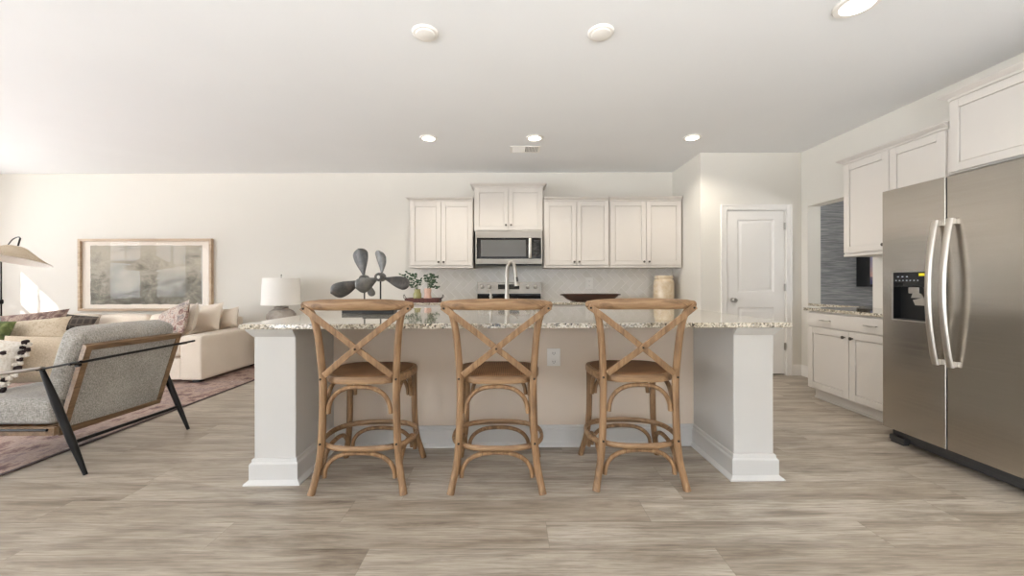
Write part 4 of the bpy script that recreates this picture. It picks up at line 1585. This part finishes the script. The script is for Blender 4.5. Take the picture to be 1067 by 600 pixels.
sf = thing('sofa', 'deep cream upholstered sofa against the back wall', 'sofa', (-5.0, 4.95, 0.010))
z0 = 0.045
MB().soft(-3.80, -3.54, 4.38, 5.45, z0, .555, .030, 12).build('arm', 'linen', sf)
MB().soft(-6.52, -6.26, 4.38, 5.45, z0, .555, .030, 12).build('arm', 'linen', sf)
MB().soft(-6.255, -3.805, 4.40, 5.24, z0, .30, .02, 10).build('seat_base', 'linen', sf)
MB().soft(-6.255, -3.805, 5.20, 5.45, z0, .70, .04, 12).build('back_frame', 'linen', sf)
for (a, b) in ((-6.25, -5.035), (-5.03, -3.81)):
    MB().soft(a, b, 4.39, 5.22, .302, .475, .05, 12, .03).build('seat_cushion', 'linen', sf)
for k, (a, b) in enumerate(((-6.22, -5.46), (-5.44, -4.80), (-4.78, -4.26))):
    mb = MB()
    mb.X = Matrix.Translation(((a + b) / 2, 5.12, .60)) @ Matrix.Rotation(R(-12), 4, 'X')
    mb.soft(-(b - a) / 2, (b - a) / 2, -.10, .10, -.145, .145, .06, 10, .06)
    mb.build('back_cushion', 'linen', sf)
for x in (-6.42, -3.66):
    for y in (4.48, 5.38):
        MB().box(x - .04, x + .04, y - .04, y + .04, 0.010, z0 + .004, .004).build('foot', 'black', sf)


def cushion(name, label, mat, c, w_, h, t, rx=0, ry=0, rz=0, cat='pillow', pinch=.07):
    mb = MB()
    mb.X = Matrix.Translation(c) @ Matrix.Rotation(R(rz), 4, 'Z') @ Matrix.Rotation(R(ry), 4, 'Y') @ Matrix.Rotation(R(rx), 4, 'X')
    mb.pillow(w_, h, t, pinch=pinch)
    ob = mb.build(name, mat)
    # origin to the pillow's base centre
    rebase(ob)
    tag(ob, label, cat)
    return ob


cushion('throw_pillow', 'faded floral throw pillow leaning at the right end of the sofa', 'floral', (-4.13, 4.66, .685), .70, .40, .15, -16, -16, -26)
cushion('throw_pillow', 'cream pillow edge directly behind the floral pillow on the sofa', 'linen', (-4.06, 4.82, .68), .46, .37, .12, -16, -20, -34)
cushion('throw_pillow', 'plump cream pillow standing on the sofa, right of the floral pillow', 'linen', (-4.02, 5.04, .70), .50, .38, .12, -18, -8, -12)
cushion('throw_pillow', 'rearmost cream pillow at the right corner of the sofa', 'linen', (-3.79, 5.14, .70), .28, .26, .10, -14, -8, -10)
cushion('throw_pillow', 'brown tapestry lumbar pillow at the left end of the sofa, in the sunlight', 'brown', (-6.04, 4.84, .665), .82, .27, .14, -16, -6, 4)
cushion('throw_pillow', 'dark plaid pillow on the sofa behind the tan patterned one', 'plaid', (-5.64, 4.92, .655), .64, .22, .10, -20, 5, -3)
cushion('throw_pillow', 'tan pillow with faint pattern in front of the brown one', 'tanpat', (-5.76, 4.58, .60), .86, .27, .14, -20, -5, 6)
cushion('throw_pillow', 'round-edged green velvet pillow at the far left edge', 'green', (-5.93, 4.37, .615), .40, .26, .13, -20, 5, 8)

# picture on the back wall
pc = thing('framed_artwork', 'large abstract landscape print in a pale oak frame above the sofa', 'artwork', (-5.32, YB, .76))
px0, px1, pz0, pz1 = -6.285, -4.350, .760, 1.805
yf = YB - .05
mb = MB()
fw = .035
mb.box(px0, px0 + fw, yf, YB - .001, pz0, pz1, .002)
mb.box(px1 - fw, px1, yf, YB - .001, pz0, pz1, .002)
mb.box(px0 + fw, px1 - fw, yf, YB - .001, pz0, pz0 + fw, .002)
mb.box(px0 + fw, px1 - fw, yf, YB - .001, pz1 - fw, pz1, .002)
mb.build('frame', 'frame', pc)
MB().box(px0 + fw, px1 - fw, YB - .016, YB - .010, pz0 + fw, pz1 - fw).build('mat_board', 'mat', pc)
mb = MB()
rnd = random.Random(4)
ed = []
ix0, ix1, iz0, iz1 = -6.13, -4.505, .855, 1.71
for k in range(40):
    ed.append((ix0 + (ix1 - ix0) * k / 40, iz0 + rnd.uniform(-.004, .004)))
for k in range(24):
    ed.append((ix1 + rnd.uniform(-.004, .004), iz0 + (iz1 - iz0) * k / 24))
for k in range(40):
    ed.append((ix1 - (ix1 - ix0) * k / 40, iz1 + rnd.uniform(-.004, .004)))
for k in range(24):
    ed.append((ix0 + rnd.uniform(-.004, .004), iz1 - (iz1 - iz0) * k / 24))
mb.prism(ed, YB - .018, YB - .0165)
mb.build('print_sheet', 'print', pc)
MB().box(px0 + fw, px1 - fw, YB - .032, YB - .030, pz0 + fw, pz1 - fw).build('glass_pane', 'artglass', pc)

# arc floor lamp
fl = thing('floor_lamp', 'arched black floor lamp with a wide woven shade at the left edge', 'lamp', (-6.72, 5.05, 0))
MB().lathe([(.001, 0), (.15, 0), (.155, .006), (.15, .016), (.02, .022), (.014, .04)], (-6.72, 5.05, 0.0), 32).build('base', 'bmetal', fl)
MB().sweep([(-6.72, 5.05, .03), (-6.72, 5.05, 1.50)], .008, smooth=1).build('pole', 'bmetal', fl)
MB().lathe([(.014, -.03), (.02, -.02), (.02, .02), (.014, .03)], (-6.72, 5.05, .92), 16).build('adjusting_knob', 'bmetal', fl)
MB().sweep([(-6.72, 5.05, 1.50), (-6.68, 5.03, 1.58), (-6.50, 4.95, 1.655), (-6.28, 4.83, 1.715), (-6.12, 4.76, 1.735), (-6.045, 4.72, 1.715)], .007, n=8).build('arm', 'bmetal', fl)
MB().sweep([(-6.045, 4.72, 1.715), (-6.06, 4.71, 1.62)], .009, smooth=1, n=8).build('shade_stem', 'bmetal', fl)
mb = MB()
mb.X = Matrix.Translation((-6.07, 4.70, 1.615)) @ Matrix.Rotation(R(4), 4, 'Y') @ Matrix.Rotation(R(-13), 4, 'X')
prof = [(.001, 0.0), (.07, -.004), (.10, -.02), (.17, -.072), (.24, -.122), (.29, -.150), (.335, -.172)]
XS = mb.X.copy()
mb.lathe(prof, (0, 0, 0), 48, caps=False)
mb.build('shade', 'wicker', fl)
mb = MB()
mb.X = XS
mb.lathe([(.001, -.008)] + [(r - .004, h - .006) for r, h in prof[1:-1]] + [(.331, -.178), (.336, -.175)], (0, 0, 0), 48, caps=False)
mb.build('shade_lining', 'shade', fl, 'pale lining')

# end table and table lamp behind the island
et = thing('end_table', 'small wooden end table beside the sofa holding the table lamp', 'table', (-3.15, 5.24, 0))
MB().lathe([(.001, .0), (.235, .0), (.24, .008), (.24, .022), (.235, .03), (.001, .03)], (-3.15, 5.24, .545), 40).build('tabletop', 'walnut', et)
for k in range(3):
    a = R(90 + 120 * k)
    MB().sweep([(-3.15 + .17 * math.cos(a), 5.24 + .17 * math.sin(a), 0.0), (-3.15 + .13 * math.cos(a), 5.24 + .13 * math.sin(a), .545)], [.011, .016], smooth=1).build('leg', 'walnut', et)
tl = thing('table_lamp', 'table lamp with white drum shade and squat grey ceramic base', 'lamp', (-3.15, 5.24, .5755))
MB().lathe([(.001, 0), (.10, 0), (.15, .05), (.180, .11), (.175, .16), (.14, .205), (.095, .230), (.085, .238), (.088, .262), (.06, .268), (.012, .268)], (-3.15, 5.24, .5755), 40).build('base', 'ceramic', tl)
MB().sweep([(-3.15, 5.24, .84), (-3.15, 5.24, 1.255)], .006, smooth=1, n=8).lathe([(.014, .85), (.014, .872)], (-3.15, 5.24, 0), 12).build('stem', 'nickel', tl)
mb = MB()
mb.lathe([(.238, .864), (.222, 1.226), (.219, 1.226), (.235, .864)], (-3.15, 5.24, 0), 48)
bm = mb.bm
caps = [f for f in bm.faces if len(f.verts) > 4]
bmesh.ops.delete(bm, geom=caps, context='FACES_ONLY')
# close the thin rims
bm.verts.ensure_lookup_table()
nn = 48
for j in range(nn):
    mb.f([bm.verts[j], bm.verts[(j + 1) % nn], bm.verts[3 * nn + (j + 1) % nn], bm.verts[3 * nn + j]])
mb.build('shade', 'shade', tl)
mb = MB()
for k in range(3):
    a = R(30 + 120 * k)
    mb.sweep([(-3.15, 5.24, 1.222), (-3.15 + .221 * math.cos(a), 5.24 + .221 * math.sin(a), 1.222)], .002, smooth=1, n=6)
mb.build('spider', 'nickel', tl)
MB().lathe([(.001, -.004), (.008, 0), (.012, .010), (.008, .02), (.001, .024)], (-3.15, 5.24, 1.255), 16).build('finial', 'nickel', tl)

# ------------------------------------------------------------------ armchair (seen from behind, facing left)
ac = thing('armchair', 'grey tweed armchair with walnut-framed back and black tapered legs', 'armchair', (-2.95, 2.65, 0))
def quadbar(mb, a, b, wv, tv):
    """bar from a to b; wv, tv half-size vectors"""
    a, b, wv, tv = Vector(a), Vector(b), Vector(wv), Vector(tv)
    A = [mb.v(a + wv + tv), mb.v(a - wv + tv), mb.v(a - wv - tv), mb.v(a + wv - tv)]
    B = [mb.v(b + wv + tv), mb.v(b - wv + tv), mb.v(b - wv - tv), mb.v(b + wv - tv)]
    mb.f(A); mb.f(B[::-1])
    for i in range(4):
        mb.f([A[i], A[(i + 1) % 4], B[(i + 1) % 4], B[i]])


TL, TR = Vector((-2.650, 2.38, .772)), Vector((-2.580, 2.985, .768))
BL, BR = Vector((-2.820, 2.38, .215)), Vector((-2.750, 2.985, .232))
yv = (TR - TL).normalized()
zv = (TL - BL).normalized()
nv = zv.cross(yv).normalized()      # pointing away from the sitter or towards; fix sign below
if nv.x < 0:
    nv = -nv
hw, ht = .017, .016
mb = MB()
quadbar(mb, TL - zv * hw, TR - zv * hw, zv * hw, nv * ht)
quadbar(mb, BL + zv * hw, BR + zv * hw, zv * hw, nv * ht)
quadbar(mb, TL + yv * hw - zv * 2 * hw, BL + yv * hw + zv * 2 * hw, yv * hw, nv * ht)
quadbar(mb, TR - yv * hw - zv * 2 * hw, BR - yv * hw + zv * 2 * hw, yv * hw, nv * ht)
mb.build('back_frame', 'walnut', ac)
mb = MB()
quadbar(mb, (TL + TR) / 2 - zv * 2 * hw, (BL + BR) / 2 + zv * 2 * hw, yv * ((TR - TL).length / 2 - 2 * hw), nv * .009)
mb.build('back_panel', 'graytweed', ac)
# back cushion
mb = MB()
cc = (TL + TR + BL + BR) / 4 - nv * .115 + zv * .115
mb.X = Matrix.Translation(cc) @ Matrix((yv, zv, nv)).transposed().to_4x4()
mb.soft(-.305, .305, -.225, .235, -.085, .085, .06, 12, .05)
mb.build('back_cushion', 'graytweed', ac)
mb = MB()
rad = .055
loopp = []
for k in range(48):
    a = 2 * PI * k / 48
    loopp.append((math.copysign(abs(math.cos(a)) ** .3, math.cos(a)) * .300, .005 + math.copysign(abs(math.sin(a)) ** .3, math.sin(a)) * .222, 0))
# seat cushion and its frame
MB().soft(-3.47, -2.84, 2.375, 2.985, .275, .440, .035, 12, .02).build('seat_cushion', 'graytweed', ac)
mb = MB()
mb.box(-3.47, -2.80, 2.345, 2.374, .222, .272, .003)
mb.box(-3.47, -2.78, 2.986, 3.012, .222, .272, .003)
mb.box(-3.47, -3.44, 2.374, 2.986, .222, .272, .003)
mb.box(-2.87, -2.84, 2.374, 2.986, .222, .272, .003)
for k in range(5):
    mb.box(-3.36 + k * .11, -3.32 + k * .11, 2.374, 2.986, .235, .262)
mb.build('seat_frame', 'walnut', ac)
MB().sweep([(-3.46, 2.335, .262), (-2.83, 2.335, .262)], .008, n=8, smooth=1).sweep([(-3.46, 3.02, .262), (-2.80, 3.02, .262)], .008, n=8, smooth=1).build('side_rail', 'bmetal', ac)
# legs
for (y, dy) in ((2.315, 0), (3.035, 0)):
    dx = 0.012 if y > 2.6 else 0
    MB().sweep([(-2.573 + dx, y, 0.0), (-2.66 + dx, y, .21), (-2.755 + dx, y, .44), (-2.835 + dx, y, .632)], [.011, .020, .021, .012], n=14).build('rear_leg', 'bmetal', ac)
    MB().sweep([(-3.66 + dx, y, 0.010), (-3.60 + dx, y, .20), (-3.53 + dx, y, .42), (-3.47 + dx, y, .575)], [.011, .019, .020, .012], n=14).build('front_leg', 'bmetal', ac)
    mb = MB()
    mb.sweep([(-3.62 + dx, y, .560), (-3.30 + dx, y, .590), (-3.0 + dx, y, .622), (-2.83 + dx, y, .645)], [.026, .024, .021, .016], [.014, .014, .012, .009], n=12)
    mb.build('armrest', 'greywood', ac)
    MB().sweep([(-2.86 + dx, y, .634), (-2.70 + dx, y, .664), (-2.60 + dx * 2, y, .683)], [.014, .012, .010], [.007, .007, .007], n=10).build('arm_bracket', 'bmetal', ac)
MB().sweep([(-2.655, 2.30, .668), (-2.548, 3.08, .694)], .008, n=10, smooth=1).build('back_rod', 'bmetal', ac)
MB().sweep([(-2.650, 2.315, .195), (-2.636, 3.035, .183)], .011, n=10, smooth=1).build('stretcher', 'bmetal', ac)
MB().lathe([(.014, -.018), (.014, 0.0), (.009, .002)], (-2.664, 2.365, .655), 12, 'y').build('joint_bolt', 'bmetal', ac)

cushion('lumbar_pillow', 'plain beige pillow leaning in the grey armchair', 'beige', (-3.29, 2.76, .612), .56, .33, .14, -16, 4, 25, pinch=.04)
tp = thing('tasselled_pillow', 'white pillow edged with black and white yarn tassels on the armchair', 'pillow', (-3.46, 2.60, .445))
mb = MB()
mb.X = Matrix.Translation((-3.51, 2.49, .648)) @ Matrix.Rotation(R(28), 4, 'Z') @ Matrix.Rotation(R(16), 4, 'Y') @ Matrix.Rotation(R(-14), 4, 'X')
mb.pillow(.44, .34, .14)
XM = mb.X.copy()
mb.build('cover', 'cream', tp)
rnd = random.Random(11)
protos = {}
for col, nm, mt in ((0, 'black_tassel', 'tassel'), (1, 'white_tassel', 'cream')):
    b = bmesh.new()
    bmesh.ops.create_icosphere(b, subdivisions=2, radius=.016)
    for q in b.verts:
        q.co *= 1 + .22 * math.sin(q.co.x * 400) * math.cos(q.co.z * 380)
    mb = MB()
    mb.merge(b)
    protos[col] = (nm, mb, mt)
done = {}
for k in range(30):
    col = 0 if rnd.random() < .6 else 1
    u = -1 + 2 * (k / 29)
    if k % 3:
        loc = XM @ Vector((.215 + rnd.uniform(-.02, .015), -.02 - rnd.uniform(0, .02), u * .165))
    else:
        loc = XM @ Vector((rnd.uniform(-.15, .15), -.085, u * .12))
    loc = loc - Vector(tp.location)
    if col not in done:
        nm, mb, mt = protos[col]
        ob = bpy.data.objects.new(nm, bpy.data.meshes.new(nm))
        mb.bm.to_mesh(ob.data)
        ob.data.materials.append(M[mt])
        done[col] = ob
    else:
        ob = done[col].copy()
    C.objects.link(ob)
    ob.parent = tp
    ob.location = loc
    ob.scale = (rnd.uniform(.8, 1.25),) * 3

# clean helper properties
for o in C.objects:
    if '_o' in o:
        del o['_o']
